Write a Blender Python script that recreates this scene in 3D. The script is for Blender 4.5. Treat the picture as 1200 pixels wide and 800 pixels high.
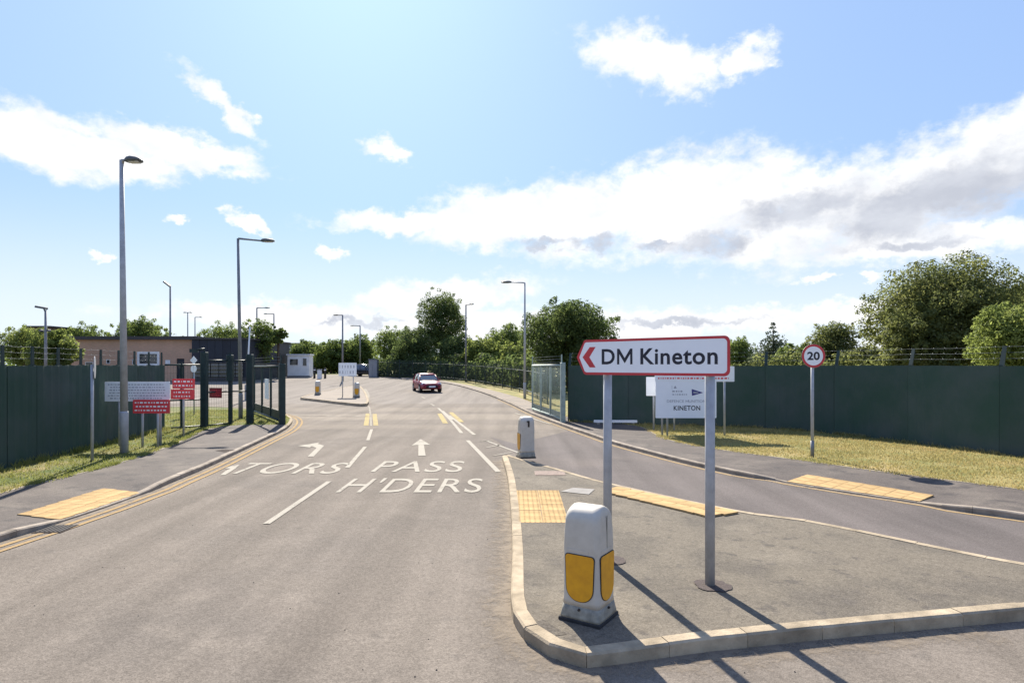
import bpy, bmesh, math, random
import numpy as np
from mathutils import Vector, Matrix

random.seed(7)
R = math.radians
scene = bpy.context.scene
for o in list(bpy.data.objects):
    bpy.data.objects.remove(o, do_unlink=True)
COL = scene.collection

# ------------------------------------------------------------------ camera
CAM_H, F = 2.5, 720.0            # eye height (m), focal length in pixels of a 1200 px wide picture
cam = bpy.data.cameras.new('camera')
cam.sensor_width = 36.0
cam.lens = 36.0 * F / 1200.0
cam.shift_y = 28.0 / 1200.0
cam.clip_start = 0.1
cam.clip_end = 4000
camo = bpy.data.objects.new('camera', cam)
COL.objects.link(camo)
camo.location = (0, 0, CAM_H)
camo.rotation_euler = (R(90), 0, 0)
scene.camera = camo

# ------------------------------------------------------------------ light, sky, exposure
SUN_AZ, SUN_EL = R(-14), R(38)   # azimuth from +Y towards +X
sun_dir = Vector((math.sin(SUN_AZ) * math.cos(SUN_EL), math.cos(SUN_AZ) * math.cos(SUN_EL), math.sin(SUN_EL)))
sl = bpy.data.lights.new('sun', 'SUN')
sl.energy = 5.0
sl.angle = R(0.55)
sl.color = (1.0, 0.925, 0.81)
so = bpy.data.objects.new('sun', sl)
COL.objects.link(so)
so.rotation_euler = sun_dir.to_track_quat('Z', 'Y').to_euler()
so.location = sun_dir * 60
scene.view_settings.view_transform = 'Standard'
scene.view_settings.look = 'None'
scene.view_settings.gamma = 1.0
scene.view_settings.use_curve_mapping = False
scene.view_settings.exposure = 1.22

SKY_STRENGTH = 0.086
world = bpy.data.worlds.new('World')
scene.world = world
world.use_nodes = True


def build_world():
    nt = world.node_tree
    nt.nodes.clear()
    N, L = nt.nodes.new, nt.links.new

    def val(s, sock):
        if isinstance(s, (int, float)):
            sock.default_value = s
        else:
            L(s, sock)

    def mth(op, a, b=None, c=None, clamp=False):
        n = N('ShaderNodeMath'); n.operation = op; n.use_clamp = clamp
        val(a, n.inputs[0])
        if b is not None: val(b, n.inputs[1])
        if c is not None: val(c, n.inputs[2])
        return n.outputs[0]

    def sstep(x, lo, hi):
        n = N('ShaderNodeMapRange'); n.interpolation_type = 'SMOOTHSTEP'
        val(x, n.inputs[0]); n.inputs[1].default_value = lo; n.inputs[2].default_value = hi
        return n.outputs[0]

    def mixc(f, a, b):
        n = N('ShaderNodeMix'); n.data_type = 'RGBA'
        val(f, n.inputs[0])
        for s, k in ((a, 6), (b, 7)):
            if isinstance(s, tuple): n.inputs[k].default_value = (*s, 1)
            else: L(s, n.inputs[k])
        return n.outputs[2]

    tc = N('ShaderNodeTexCoord')
    sep = N('ShaderNodeSeparateXYZ'); L(tc.outputs['Generated'], sep.inputs[0])
    x, y, z = sep.outputs
    az = mth('ARCTAN2', x, y)
    el = mth('ARCSINE', z)

    def noise(scale, detail, rough=0.55, off=(0, 0, 0), stretch=1.6, dist=0.0):
        mp = N('ShaderNodeMapping'); mp.inputs['Location'].default_value = off
        mp.inputs['Scale'].default_value = (1, 1, stretch)
        L(tc.outputs['Generated'], mp.inputs[0])
        n = N('ShaderNodeTexNoise'); n.inputs['Scale'].default_value = scale
        n.inputs['Detail'].default_value = detail; n.inputs['Roughness'].default_value = rough
        n.inputs['Distortion'].default_value = dist
        L(mp.outputs[0], n.inputs['Vector'])
        return n.outputs[0]

    w1 = noise(26.0, 8, 0.62, (5.5, 1.3, 2.9), 1.4)
    w2 = noise(26.0, 8, 0.62, (8.1, 6.3, 4.4), 1.4)
    w3 = noise(7.0, 4, 0.5, (2.1, 9.3, 1.4), 1.3)
    azw = mth('ADD', az, mth('ADD', mth('MULTIPLY', mth('SUBTRACT', w1, 0.5), 0.085), mth('MULTIPLY', mth('SUBTRACT', w3, 0.5), 0.10)))
    elw = mth('ADD', el, mth('ADD', mth('MULTIPLY', mth('SUBTRACT', w2, 0.5), 0.060), mth('MULTIPLY', mth('SUBTRACT', w3, 0.5), 0.02)))

    def blob(px, py, hw, hh, rot=0, wt=1.0):
        u = (px - 600) / F
        a0 = math.atan(u); ca = math.cos(a0)
        e0 = math.atan((428 - py) / F * ca); ce = math.cos(e0)
        sa = hw / F * ca * ca
        se = hh / F * ca * ce * ce
        da = mth('DIVIDE', mth('SUBTRACT', azw, a0), sa)
        de = mth('DIVIDE', mth('SUBTRACT', elw, e0), se)
        if rot:
            k = math.tan(R(rot)) * hw / hh      # shear: the cloud climbs with azimuth
            de = mth('SUBTRACT', de, mth('MULTIPLY', da, k))
        r = mth('SQRT', mth('ADD', mth('MULTIPLY', da, da), mth('MULTIPLY', de, de)))
        return mth('MULTIPLY', mth('SUBTRACT', 1.0, r), wt)

    def field(lst):
        out = None
        for b in lst:
            f = mth('MAXIMUM', blob(*b), -3.0)
            out = f if out is None else mth('SMOOTH_MAX', out, f, 0.15)
        return out

    clouds = [(40, 165, 120, 48, -14), (140, 183, 105, 38, 0), (215, 176, 115, 26, -6), (262, 126, 64, 20, -28),
              (290, 262, 28, 14, -30), (456, 174, 38, 20, -4), (215, 259, 20, 8),
              (105, 298, 18, 10), (388, 300, 20, 12),
              (748, 62, 78, 42, -8), (795, 78, 58, 44, -6), (866, 72, 46, 29, 8),
              (470, 262, 110, 17, 2), (590, 258, 140, 42, 5), (720, 248, 160, 60, 8), (820, 246, 150, 70, 6), (950, 250, 180, 70, 8),
              (1080, 225, 170, 68, 18), (1180, 185, 130, 68, 22), (1080, 284, 150, 26, 2), (1250, 270, 120, 30, 4),
              (1015, 323, 28, 8, 2), (955, 328, 34, 6, 0),
              (800, 376, 260, 17, 0), (960, 372, 130, 18, 3), (520, 345, 130, 24, 6), (330, 372, 210, 22), (620, 385, 260, 28), (1150, 395, 200, 22)]
    greys = [(1090, 232, 170, 40, 12), (940, 246, 110, 26, 6), (705, 284, 34, 11), (840, 285, 55, 19, 4), (775, 288, 30, 8),
             (1180, 215, 120, 36, 14), (640, 286, 40, 7), (790, 378, 110, 6, 1), (430, 375, 60, 5), (1080, 285, 70, 9)]
    n1 = noise(9.0, 9, 0.62, (3.1, 0.4, 1.7), 1.5, 0.35)
    n2 = noise(30.0, 6, 0.6, (0.4, 2.2, 5.7), 1.5)
    nz = mth('ADD', mth('MULTIPLY', mth('SUBTRACT', n1, 0.5), 1.9), mth('MULTIPLY', mth('SUBTRACT', n2, 0.5), 1.3))
    fc = mth('ADD', mth('MULTIPLY', field(clouds), 1.5), nz)
    # the same broken cumulus goes on round the rest of the sky
    away = sstep(mth('ABSOLUTE', az), 0.72, 1.0)
    ng = noise(2.6, 5, 0.5, (9.3, 4.1, 0.2), 2.2)
    fg = mth('ADD', mth('MULTIPLY', mth('SUBTRACT', ng, 0.56), 6.0), nz)
    fg = mth('SUBTRACT', fg, mth('MULTIPLY', sstep(el, 0.5, 1.1), 0.6))
    fall = mth('ADD', mth('MULTIPLY', fc, mth('SUBTRACT', 1.0, away)), mth('MULTIPLY', fg, away))
    high = sstep(el, 0.62, 0.9)
    fall = mth('ADD', mth('MULTIPLY', fall, mth('SUBTRACT', 1.0, high)), mth('MULTIPLY', fg, high))
    mask = sstep(fall, -0.10, 0.85)
    gf = mth('ADD', mth('MULTIPLY', field(greys), 1.3), mth('MULTIPLY', nz, 0.75))
    gf = mth('SUBTRACT', gf, mth('MULTIPLY', away, 0.3))
    grey = sstep(gf, -0.25, 0.9)
    sky = N('ShaderNodeTexSky'); sky.sky_type = 'NISHITA'; sky.sun_disc = False
    sky.sun_elevation = SUN_EL; sky.sun_rotation = SUN_AZ
    sky.altitude = 60; sky.air_density = 1.0; sky.dust_density = 1.2; sky.ozone_density = 1.6
    # the picture's soft highlight response for the sky, the same in every direction
    spc = N('ShaderNodeSeparateColor'); L(sky.outputs[0], spc.inputs[0])
    cmb = N('ShaderNodeCombineColor')
    for i, (ex, k) in enumerate(((0.26, 1.58), (0.28, 2.12), (0.10, 4.20))):
        L(mth('MULTIPLY', mth('POWER', mth('MAXIMUM', spc.outputs[i], 0.001), ex), k), cmb.inputs[i])
    W = 5.5
    inner = noise(16.0, 5, 0.55, (1.1, 7.2, 0.7), 1.8)
    lit = mixc(sstep(inner, 0.35, 0.75), (W * 1.04, W * 1.04, W * 1.04), (W * 0.86, W * 0.89, W * 0.94))
    gr = mixc(sstep(inner, 0.3, 0.7), (W * 0.54, W * 0.57, W * 0.65), (W * 0.68, W * 0.71, W * 0.78))
    ccol = mixc(grey, lit, gr)
    # soft white near the horizon: many thin distant clouds
    hz = sstep(el, 0.26, 0.02)
    hzn = mth('MULTIPLY', hz, 0.72)
    skyc = mixc(hzn, cmb.outputs[0], (W * 0.92, W * 0.97, W * 1.0))
    final = mixc(mask, skyc, ccol)
    bg = N('ShaderNodeBackground'); bg.inputs['Strength'].default_value = SKY_STRENGTH
    L(final, bg.inputs['Color'])
    out = N('ShaderNodeOutputWorld'); L(bg.outputs[0], out.inputs['Surface'])


build_world()

# ------------------------------------------------------------------ ground height and picking points off the photograph


def gz(y):
    t = min(max((y - 38.0) / 62.0, 0.0), 1.0)
    return 1.2 * t * t * (3 - 2 * t)


def P(px, py, dz=0.0):
    """ground point (height dz above the road surface) seen at a pixel of the 1200x800 photograph"""
    k = (py - 428.0) / F
    lo, hi = 0.5, 400.0
    for _ in range(50):
        m = (lo + hi) / 2
        if (CAM_H - gz(m) - dz) / m > k: lo = m
        else: hi = m
    return Vector(((px - 600.0) * lo / F, lo, gz(lo) + dz))


def Zat(py, Y):
    return CAM_H + (428.0 - py) * Y / F


def Xat(px, Y):
    return (px - 600.0) * Y / F


# ------------------------------------------------------------------ materials
MATS = {}


def mat(name, color, rough=0.7, var=0.12, scale=6.0, metal=0.0, spec=0.3, color2=None, bump=0.0, bscale=60.0,
        objvar=0.0, coat=0.0, detail=5):
    if name in MATS: return MATS[name]
    m = bpy.data.materials.new(name); m.use_nodes = True
    nt = m.node_tree; N, L = nt.nodes.new, nt.links.new
    b = nt.nodes['Principled BSDF']
    b.inputs['Roughness'].default_value = rough
    b.inputs['Metallic'].default_value = metal
    b.inputs['Specular IOR Level'].default_value = spec
    b.inputs['Coat Weight'].default_value = coat
    tc = N('ShaderNodeTexCoord')
    n = N('ShaderNodeTexNoise'); n.inputs['Scale'].default_value = scale; n.inputs['Detail'].default_value = detail
    n.inputs['Roughness'].default_value = 0.6
    L(tc.outputs['Object'], n.inputs['Vector'])
    ramp = N('ShaderNodeValToRGB')
    c2 = color2 or tuple(c * (1 - var) for c in color)
    c1 = color if color2 else tuple(min(1, c * (1 + var)) for c in color)
    ramp.color_ramp.elements[0].position = 0.33; ramp.color_ramp.elements[0].color = (*c2, 1)
    ramp.color_ramp.elements[1].position = 0.67; ramp.color_ramp.elements[1].color = (*c1, 1)
    L(n.outputs[0], ramp.inputs[0])
    col = ramp.outputs[0]
    if objvar:
        oi = N('ShaderNodeObjectInfo')
        mr = N('ShaderNodeMapRange'); mr.inputs[3].default_value = 1 - objvar; mr.inputs[4].default_value = 1 + objvar
        L(oi.outputs['Random'], mr.inputs[0])
        vm = N('ShaderNodeVectorMath'); vm.operation = 'SCALE'
        L(col, vm.inputs[0]); L(mr.outputs[0], vm.inputs['Scale'])
        col = vm.outputs[0]
    L(col, b.inputs['Base Color'])
    if bump:
        n2 = N('ShaderNodeTexNoise'); n2.inputs['Scale'].default_value = bscale; n2.inputs['Detail'].default_value = 4
        L(tc.outputs['Object'], n2.inputs['Vector'])
        bp = N('ShaderNodeBump'); bp.inputs['Strength'].default_value = bump; bp.inputs['Distance'].default_value = 0.02
        L(n2.outputs[0], bp.inputs['Height']); L(bp.outputs[0], b.inputs['Normal'])
    MATS[name] = m
    return m


def ground_mat(name, layers, rough=0.85, bump=0.25, bscale=90.0, bdist=0.01, speck=None, band=None, spec=0.15, tracks=False):
    """layers: list of (colour, noise scale, lo, hi) mixed over each other in world space"""
    m = bpy.data.materials.new(name); m.use_nodes = True
    nt = m.node_tree; N, L = nt.nodes.new, nt.links.new
    b = nt.nodes['Principled BSDF']; b.inputs['Roughness'].default_value = rough
    b.inputs['Specular IOR Level'].default_value = spec
    g = N('ShaderNodeNewGeometry')
    col = None
    for i, (c, sc, lo, hi) in enumerate(layers):
        if col is None:
            rgb = N('ShaderNodeRGB'); rgb.outputs[0].default_value = (*c, 1); col = rgb.outputs[0]; continue
        n = N('ShaderNodeTexNoise'); n.inputs['Scale'].default_value = sc; n.inputs['Detail'].default_value = 4
        mp = N('ShaderNodeMapping'); mp.inputs['Location'].default_value = (i * 7.3, i * 3.1, 0)
        L(g.outputs['Position'], mp.inputs[0]); L(mp.outputs[0], n.inputs['Vector'])
        mr = N('ShaderNodeMapRange'); mr.interpolation_type = 'SMOOTHSTEP'
        mr.inputs[1].default_value = lo; mr.inputs[2].default_value = hi; L(n.outputs[0], mr.inputs[0])
        mx = N('ShaderNodeMix'); mx.data_type = 'RGBA'
        L(mr.outputs[0], mx.inputs[0]); L(col, mx.inputs[6]); mx.inputs[7].default_value = (*c, 1)
        col = mx.outputs[2]
    if band:            # (Y lo, Y hi, colour): worn strip of other surfacing across the road, or far sheen put into the colour
        sep = N('ShaderNodeSeparateXYZ'); L(g.outputs['Position'], sep.inputs[0])
        for (y0, y1, c, amt) in band:
            n = N('ShaderNodeTexNoise'); n.inputs['Scale'].default_value = 0.9; n.inputs['Detail'].default_value = 5
            mp = N('ShaderNodeMapping'); mp.inputs['Scale'].default_value = (0.35, 1.6, 1)
            L(g.outputs['Position'], mp.inputs[0]); L(mp.outputs[0], n.inputs['Vector'])
            ad = N('ShaderNodeMath'); ad.operation = 'MULTIPLY_ADD'
            L(n.outputs[0], ad.inputs[0]); ad.inputs[1].default_value = 2.2; L(sep.outputs[1], ad.inputs[2])
            a = N('ShaderNodeMapRange'); a.interpolation_type = 'SMOOTHSTEP'
            a.inputs[1].default_value = y0 + 1.1 - 0.5; a.inputs[2].default_value = y0 + 1.1 + 0.5; L(ad.outputs[0], a.inputs[0])
            d = N('ShaderNodeMapRange'); d.interpolation_type = 'SMOOTHSTEP'
            d.inputs[1].default_value = y1 + 1.1 + 0.5; d.inputs[2].default_value = y1 + 1.1 - 0.5; L(ad.outputs[0], d.inputs[0])
            ml = N('ShaderNodeMath'); ml.operation = 'MULTIPLY'; L(a.outputs[0], ml.inputs[0]); L(d.outputs[0], ml.inputs[1])
            m2 = N('ShaderNodeMath'); m2.operation = 'MULTIPLY'; L(ml.outputs[0], m2.inputs[0]); m2.inputs[1].default_value = amt
            mx = N('ShaderNodeMix'); mx.data_type = 'RGBA'
            L(m2.outputs[0], mx.inputs[0]); L(col, mx.inputs[6]); mx.inputs[7].default_value = (*c, 1)
            col = mx.outputs[2]
    if tracks:          # oil-darkened and polished streaks running with the traffic
        n = N('ShaderNodeTexNoise'); n.inputs['Scale'].default_value = 1.0; n.inputs['Detail'].default_value = 5
        mp = N('ShaderNodeMapping'); mp.inputs['Scale'].default_value = (1.5, 0.09, 1); mp.inputs['Rotation'].default_value = (0, 0, R(-3))
        L(g.outputs['Position'], mp.inputs[0]); L(mp.outputs[0], n.inputs['Vector'])
        mr = N('ShaderNodeMapRange'); mr.inputs[1].default_value = 0.35; mr.inputs[2].default_value = 0.65
        mr.inputs[3].default_value = 0.84; mr.inputs[4].default_value = 1.12; L(n.outputs[0], mr.inputs[0])
        vm = N('ShaderNodeVectorMath'); vm.operation = 'SCALE'; L(col, vm.inputs[0]); L(mr.outputs[0], vm.inputs['Scale'])
        col = vm.outputs[0]
    hsock = None
    if speck:           # aggregate: voronoi cells of differing grey
        sc, amt = speck
        v = N('ShaderNodeTexVoronoi'); v.inputs['Scale'].default_value = sc
        L(g.outputs['Position'], v.inputs['Vector'])
        sp = N('ShaderNodeSeparateColor'); L(v.outputs['Color'], sp.inputs[0])
        mr = N('ShaderNodeMapRange'); mr.inputs[3].default_value = 1 - amt; mr.inputs[4].default_value = 1 + amt
        L(sp.outputs[0], mr.inputs[0])
        v2 = N('ShaderNodeTexVoronoi'); v2.inputs['Scale'].default_value = sc * 0.31
        L(g.outputs['Position'], v2.inputs['Vector'])
        sp2 = N('ShaderNodeSeparateColor'); L(v2.outputs['Color'], sp2.inputs[0])
        mr2 = N('ShaderNodeMapRange'); mr2.inputs[3].default_value = 1 - amt * 0.45; mr2.inputs[4].default_value = 1 + amt * 0.45
        L(sp2.outputs[0], mr2.inputs[0])
        mm = N('ShaderNodeMath'); mm.operation = 'MULTIPLY'; L(mr.outputs[0], mm.inputs[0]); L(mr2.outputs[0], mm.inputs[1])
        vm = N('ShaderNodeVectorMath'); vm.operation = 'SCALE'; L(col, vm.inputs[0]); L(mm.outputs[0], vm.inputs['Scale'])
        col = vm.outputs[0]; hsock = v.outputs['Distance']
    L(col, b.inputs['Base Color'])
    if bump:
        if hsock is None:
            n = N('ShaderNodeTexNoise'); n.inputs['Scale'].default_value = bscale; n.inputs['Detail'].default_value = 4
            L(g.outputs['Position'], n.inputs['Vector']); hsock = n.outputs[0]
        bp = N('ShaderNodeBump'); bp.inputs['Strength'].default_value = bump; bp.inputs['Distance'].default_value = bdist
        L(hsock, bp.inputs['Height']); L(bp.outputs[0], b.inputs['Normal'])
    MATS[name] = m
    return m


def leaf_mat(name, c1, c2, c3, trans=0.35):
    m = bpy.data.materials.new(name); m.use_nodes = True
    nt = m.node_tree; N, L = nt.nodes.new, nt.links.new
    nt.nodes.remove(nt.nodes['Principled BSDF'])
    g = N('ShaderNodeNewGeometry')
    ramp = N('ShaderNodeValToRGB')
    e = ramp.color_ramp.elements
    e[0].position = 0.0; e[0].color = (*c1, 1); e[1].position = 1.0; e[1].color = (*c3, 1)
    k = ramp.color_ramp.elements.new(0.55); k.color = (*c2, 1)
    n = N('ShaderNodeTexNoise'); n.inputs['Scale'].default_value = 0.55; n.inputs['Detail'].default_value = 2
    L(g.outputs['Position'], n.inputs['Vector'])
    a = N('ShaderNodeMath'); a.operation = 'MULTIPLY_ADD'; L(n.outputs[0], a.inputs[0]); a.inputs[1].default_value = 1.2
    a.inputs[2].default_value = -0.25
    s = N('ShaderNodeMath'); s.operation = 'MULTIPLY_ADD'; L(g.outputs['Random Per Island'], s.inputs[0]); s.inputs[1].default_value = 0.3
    L(a.outputs[0], s.inputs[2]); s.use_clamp = True
    L(s.outputs[0], ramp.inputs[0])
    d = N('ShaderNodeBsdfDiffuse'); t = N('ShaderNodeBsdfTranslucent')
    L(ramp.outputs[0], d.inputs[0])
    hs = N('ShaderNodeHueSaturation'); hs.inputs['Value'].default_value = 1.75; hs.inputs['Hue'].default_value = 0.485
    L(ramp.outputs[0], hs.inputs['Color']); L(hs.outputs[0], t.inputs[0])
    gl = N('ShaderNodeBsdfGlossy'); gl.inputs['Roughness'].default_value = 0.5; gl.inputs[0].default_value = (0.5, 0.5, 0.5, 1)
    mx = N('ShaderNodeMixShader'); mx.inputs[0].default_value = trans
    L(d.outputs[0], mx.inputs[1]); L(t.outputs[0], mx.inputs[2])
    mx2 = N('ShaderNodeMixShader'); mx2.inputs[0].default_value = 0.015
    L(mx.outputs[0], mx2.inputs[1]); L(gl.outputs[0], mx2.inputs[2])
    L(mx2.outputs[0], nt.nodes['Material Output'].inputs['Surface'])
    MATS[name] = m
    return m


def paint_mat(name, color, under, wear=0.5):
    """worn road paint: the asphalt grain comes through"""
    m = bpy.data.materials.new(name); m.use_nodes = True
    nt = m.node_tree; N, L = nt.nodes.new, nt.links.new
    b = nt.nodes['Principled BSDF']; b.inputs['Roughness'].default_value = 0.95
    b.inputs['Specular IOR Level'].default_value = 0.05
    g = N('ShaderNodeNewGeometry')
    n = N('ShaderNodeTexNoise'); n.inputs['Scale'].default_value = 34; n.inputs['Detail'].default_value = 5; n.inputs['Roughness'].default_value = 0.7
    L(g.outputs['Position'], n.inputs['Vector'])
    n2 = N('ShaderNodeTexNoise'); n2.inputs['Scale'].default_value = 2.2; n2.inputs['Detail'].default_value = 3
    L(g.outputs['Position'], n2.inputs['Vector'])
    ad = N('ShaderNodeMath'); ad.operation = 'MULTIPLY_ADD'; L(n2.outputs[0], ad.inputs[0]); ad.inputs[1].default_value = 0.7; L(n.outputs[0], ad.inputs[2])
    mr = N('ShaderNodeMapRange'); mr.interpolation_type = 'SMOOTHSTEP'
    mr.inputs[1].default_value = 1.00 - wear * 0.12; mr.inputs[2].default_value = 1.10 - wear * 0.12
    L(ad.outputs[0], mr.inputs[0])
    mx = N('ShaderNodeMix'); mx.data_type = 'RGBA'
    L(mr.outputs[0], mx.inputs[0]); mx.inputs[6].default_value = (*color, 1); mx.inputs[7].default_value = (*under, 1)
    L(mx.outputs[2], b.inputs['Base Color'])
    MATS[name] = m
    return m


ASPH = (0.166, 0.143, 0.119)
M_road = ground_mat('asphalt', [ASPH, ], 0.82) if False else ground_mat(
    'asphalt', [(ASPH, 0, 0, 0), ((0.140, 0.122, 0.104), 0.35, 0.45, 0.7), ((0.188, 0.162, 0.135), 1.3, 0.5, 0.8), ((0.136, 0.119, 0.101), 2.7, 0.6, 0.78)],
    rough=0.95, bump=0.35, bdist=0.006, speck=(95, 0.22), spec=0.08, tracks=True,
    band=[(24.2, 26.0, (0.22, 0.188, 0.15), 0.5), (28.4, 31.5, (0.25, 0.215, 0.17), 0.55), (33.5, 36.5, (0.22, 0.188, 0.15), 0.5),
          (21.6, 23.0, (0.18, 0.156, 0.13), 0.4), (40.0, 200.0, (0.205, 0.182, 0.158), 0.7)])  # last band: far road painted lighter to stand in for its grazing sheen
M_exit = ground_mat('smooth_asphalt', [((0.126, 0.110, 0.102), 0, 0, 0), ((0.108, 0.095, 0.089), 0.5, 0.45, 0.7), ((0.145, 0.125, 0.113), 0.25, 0.55, 0.7)],
                    rough=0.95, bump=0.2, bdist=0.004, speck=(140, 0.2), spec=0.08, tracks=True)
M_pave = ground_mat('footway_tarmac', [((0.092, 0.079, 0.071), 0, 0, 0), ((0.125, 0.107, 0.092), 0.9, 0.42, 0.7), ((0.070, 0.062, 0.058), 2.2, 0.52, 0.7)],
                    rough=0.9, bump=0.3, bdist=0.006, speck=(110, 0.25))
M_isl = ground_mat('island_tarmac', [((0.146, 0.126, 0.098), 0, 0, 0), ((0.112, 0.098, 0.079), 1.1, 0.42, 0.66), ((0.172, 0.149, 0.116), 0.6, 0.52, 0.70), ((0.098, 0.086, 0.072), 5.0, 0.56, 0.72)],
                   rough=0.95, bump=0.45, bdist=0.007, speck=(85, 0.24))
M_far_foot = ground_mat('pale_footway', [((0.215, 0.180, 0.145), 0, 0, 0), ((0.175, 0.15, 0.125), 0.6, 0.45, 0.7)], rough=0.9, bump=0.1, speck=(60, 0.15))
M_grass_l = ground_mat('verge_soil_green', [((0.13, 0.13, 0.045), 0, 0, 0), ((0.075, 0.10, 0.025), 1.4, 0.42, 0.62), ((0.24, 0.19, 0.09), 0.7, 0.58, 0.72)], rough=0.95, bump=0.6, bscale=40, bdist=0.03)
M_grass_r = ground_mat('verge_soil_dry', [((0.25, 0.215, 0.085), 0, 0, 0), ((0.17, 0.17, 0.06), 0.9, 0.42, 0.62), ((0.36, 0.28, 0.14), 0.5, 0.55, 0.72)], rough=0.95, bump=0.6, bscale=40, bdist=0.03)
M_terrain = ground_mat('field_grass', [((0.17, 0.165, 0.06), 0, 0, 0), ((0.11, 0.13, 0.04), 0.12, 0.45, 0.65), ((0.25, 0.21, 0.09), 0.3, 0.55, 0.75)], rough=0.95, bump=0.5, bscale=8, bdist=0.05)
M_white_paint = paint_mat('white_road_paint', (0.345, 0.318, 0.265), ASPH, 0.35)
M_white_thin = paint_mat('worn_white_road_paint', (0.29, 0.265, 0.22), ASPH, 0.95)
M_yel_paint = paint_mat('faded_yellow_paint', (0.33, 0.23, 0.115), ASPH, 0.7)
M_yel_bright = paint_mat('bright_yellow_paint', (0.36, 0.29, 0.14), ASPH, 0.7)
M_kerb = mat('kerb_concrete', (0.33, 0.27, 0.19), 0.95, 0.30, 3.5, spec=0.1, bump=0.35, bscale=60, objvar=0.10)
M_kerb_dark = mat('old_kerb_concrete', (0.28, 0.24, 0.195), 0.95, 0.28, 3.5, spec=0.1, bump=0.25, bscale=90, objvar=0.16)
M_edging = mat('edging_concrete', (0.33, 0.28, 0.21), 0.9, 0.25, 2.0)
M_tact = mat('buff_tactile_concrete', (0.40, 0.272, 0.130), 0.95, 0.22, 2.0, spec=0.08, bump=0.15, bscale=120, objvar=0.1)
M_green = mat('green_fence_sheet', (0.036, 0.068, 0.052), 0.75, 0.16, 0.8, spec=0.15, color2=(0.062, 0.082, 0.076), objvar=0.1, bump=0.1, bscale=5)
M_greenpost = mat('dark_green_steel', (0.016, 0.034, 0.033), 0.5, 0.25, 4)
M_gategreen = mat('grey_green_steel', (0.26, 0.32, 0.29), 0.5, 0.2, 4)
M_wire = mat('galvanised_wire', (0.22, 0.25, 0.26), 0.5, 0.1, 4, metal=0.4)
M_galv = mat('galvanised_grey_steel', (0.36, 0.37, 0.385), 0.55, 0.14, 6, metal=0.15, spec=0.35)
M_galv_dk = mat('weathered_lamp_steel', (0.20, 0.205, 0.22), 0.5, 0.2, 3, metal=0.2)
M_lantern = mat('lantern_housing', (0.10, 0.105, 0.11), 0.5, 0.2, 8)
M_lens = mat('lantern_lens', (0.45, 0.45, 0.42), 0.2, 0.05, 8, spec=0.6)
M_signwhite = mat('sign_white', (0.80, 0.82, 0.85), 0.4, 0.03, 2.0, spec=0.4)
M_signgrey = mat('sign_back_grey', (0.33, 0.34, 0.35), 0.5, 0.08, 3)
M_signred = mat('sign_red', (0.50, 0.035, 0.045), 0.4, 0.08, 3, spec=0.4)
M_signblack = mat('sign_black', (0.022, 0.023, 0.035), 0.5, 0.1, 3)
M_signpale = mat('notice_white', (0.80, 0.82, 0.83), 0.5, 0.06, 5)
M_noticered = mat('notice_red', (0.66, 0.06, 0.07), 0.5, 0.08, 3)
M_darkred = mat('dark_red_notice', (0.24, 0.028, 0.035), 0.5, 0.1, 3)
M_purple = mat('logo_navy', (0.05, 0.045, 0.20), 0.5, 0.08, 3)
M_greyprint = mat('grey_print', (0.38, 0.39, 0.43), 0.6, 0.08, 3)
M_bollwhite = mat('bollard_plastic', (0.52, 0.48, 0.41), 0.55, 0.10, 9, spec=0.3, color2=(0.46, 0.42, 0.35), detail=9)
M_bolldirt = mat('dirty_bollard_base', (0.34, 0.32, 0.26), 0.7, 0.3, 14, color2=(0.19, 0.18, 0.15))
M_bollyel = mat('bollard_yellow', (0.72, 0.34, 0.012), 0.45, 0.06, 12, spec=0.35, color2=(0.60, 0.27, 0.012), detail=9)
M_rubber = mat('dark_rubber', (0.028, 0.028, 0.030), 0.8, 0.2, 9)
M_patch = ground_mat('tarmac_patch', [((0.085, 0.068, 0.062), 0, 0, 0), ((0.06, 0.05, 0.048), 6, 0.45, 0.7)], rough=0.9, speck=(120, 0.3), bump=0.4)
M_darkpatch = ground_mat('worn_dark_tarmac', [((0.098, 0.085, 0.070), 0, 0, 0), ((0.125, 0.108, 0.085), 6, 0.45, 0.7)], rough=0.95, speck=(85, 0.3), bump=0.4)
M_cover = mat('concrete_cover', (0.19, 0.178, 0.165), 0.8, 0.15, 5)
M_pinkpatch = ground_mat('pink_patch', [((0.24, 0.185, 0.155), 0, 0, 0), ((0.20, 0.155, 0.13), 6, 0.45, 0.7)], rough=0.9, speck=(120, 0.2), bump=0.3)
M_iron = mat('cast_iron', (0.055, 0.045, 0.04), 0.95, 0.3, 10, spec=0.05)
M_brickwall = None
M_render = mat('roof_fascia', (0.055, 0.05, 0.05), 0.6, 0.15, 2)
M_navy = mat('navy_cladding', (0.022, 0.027, 0.038), 0.6, 0.15, 1.0, objvar=0.12)
M_glass = mat('dark_window_glass', (0.03, 0.036, 0.045), 0.08, 0.2, 1.0, spec=0.7)
M_frame = mat('white_frame', (0.70, 0.71, 0.72), 0.5, 0.05, 3)
M_kiosk = mat('kiosk_white', (0.78, 0.78, 0.76), 0.5, 0.08, 1.5)
M_bark = mat('bark', (0.085, 0.066, 0.048), 0.95, 0.3, 5, bump=0.5, bscale=14)
M_carred = mat('car_red_paint', (0.22, 0.008, 0.024), 0.4, 0.04, 2, spec=0.4, coat=0.25)
M_cardark = mat('car_dark_paint', (0.016, 0.018, 0.024), 0.25, 0.04, 2, spec=0.5, coat=0.7)
M_carglass = mat('car_glass', (0.05, 0.06, 0.075), 0.05, 0.1, 2, spec=0.9, coat=0.6)
M_tyre = mat('tyre_rubber', (0.02, 0.02, 0.021), 0.85, 0.1, 8)
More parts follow.
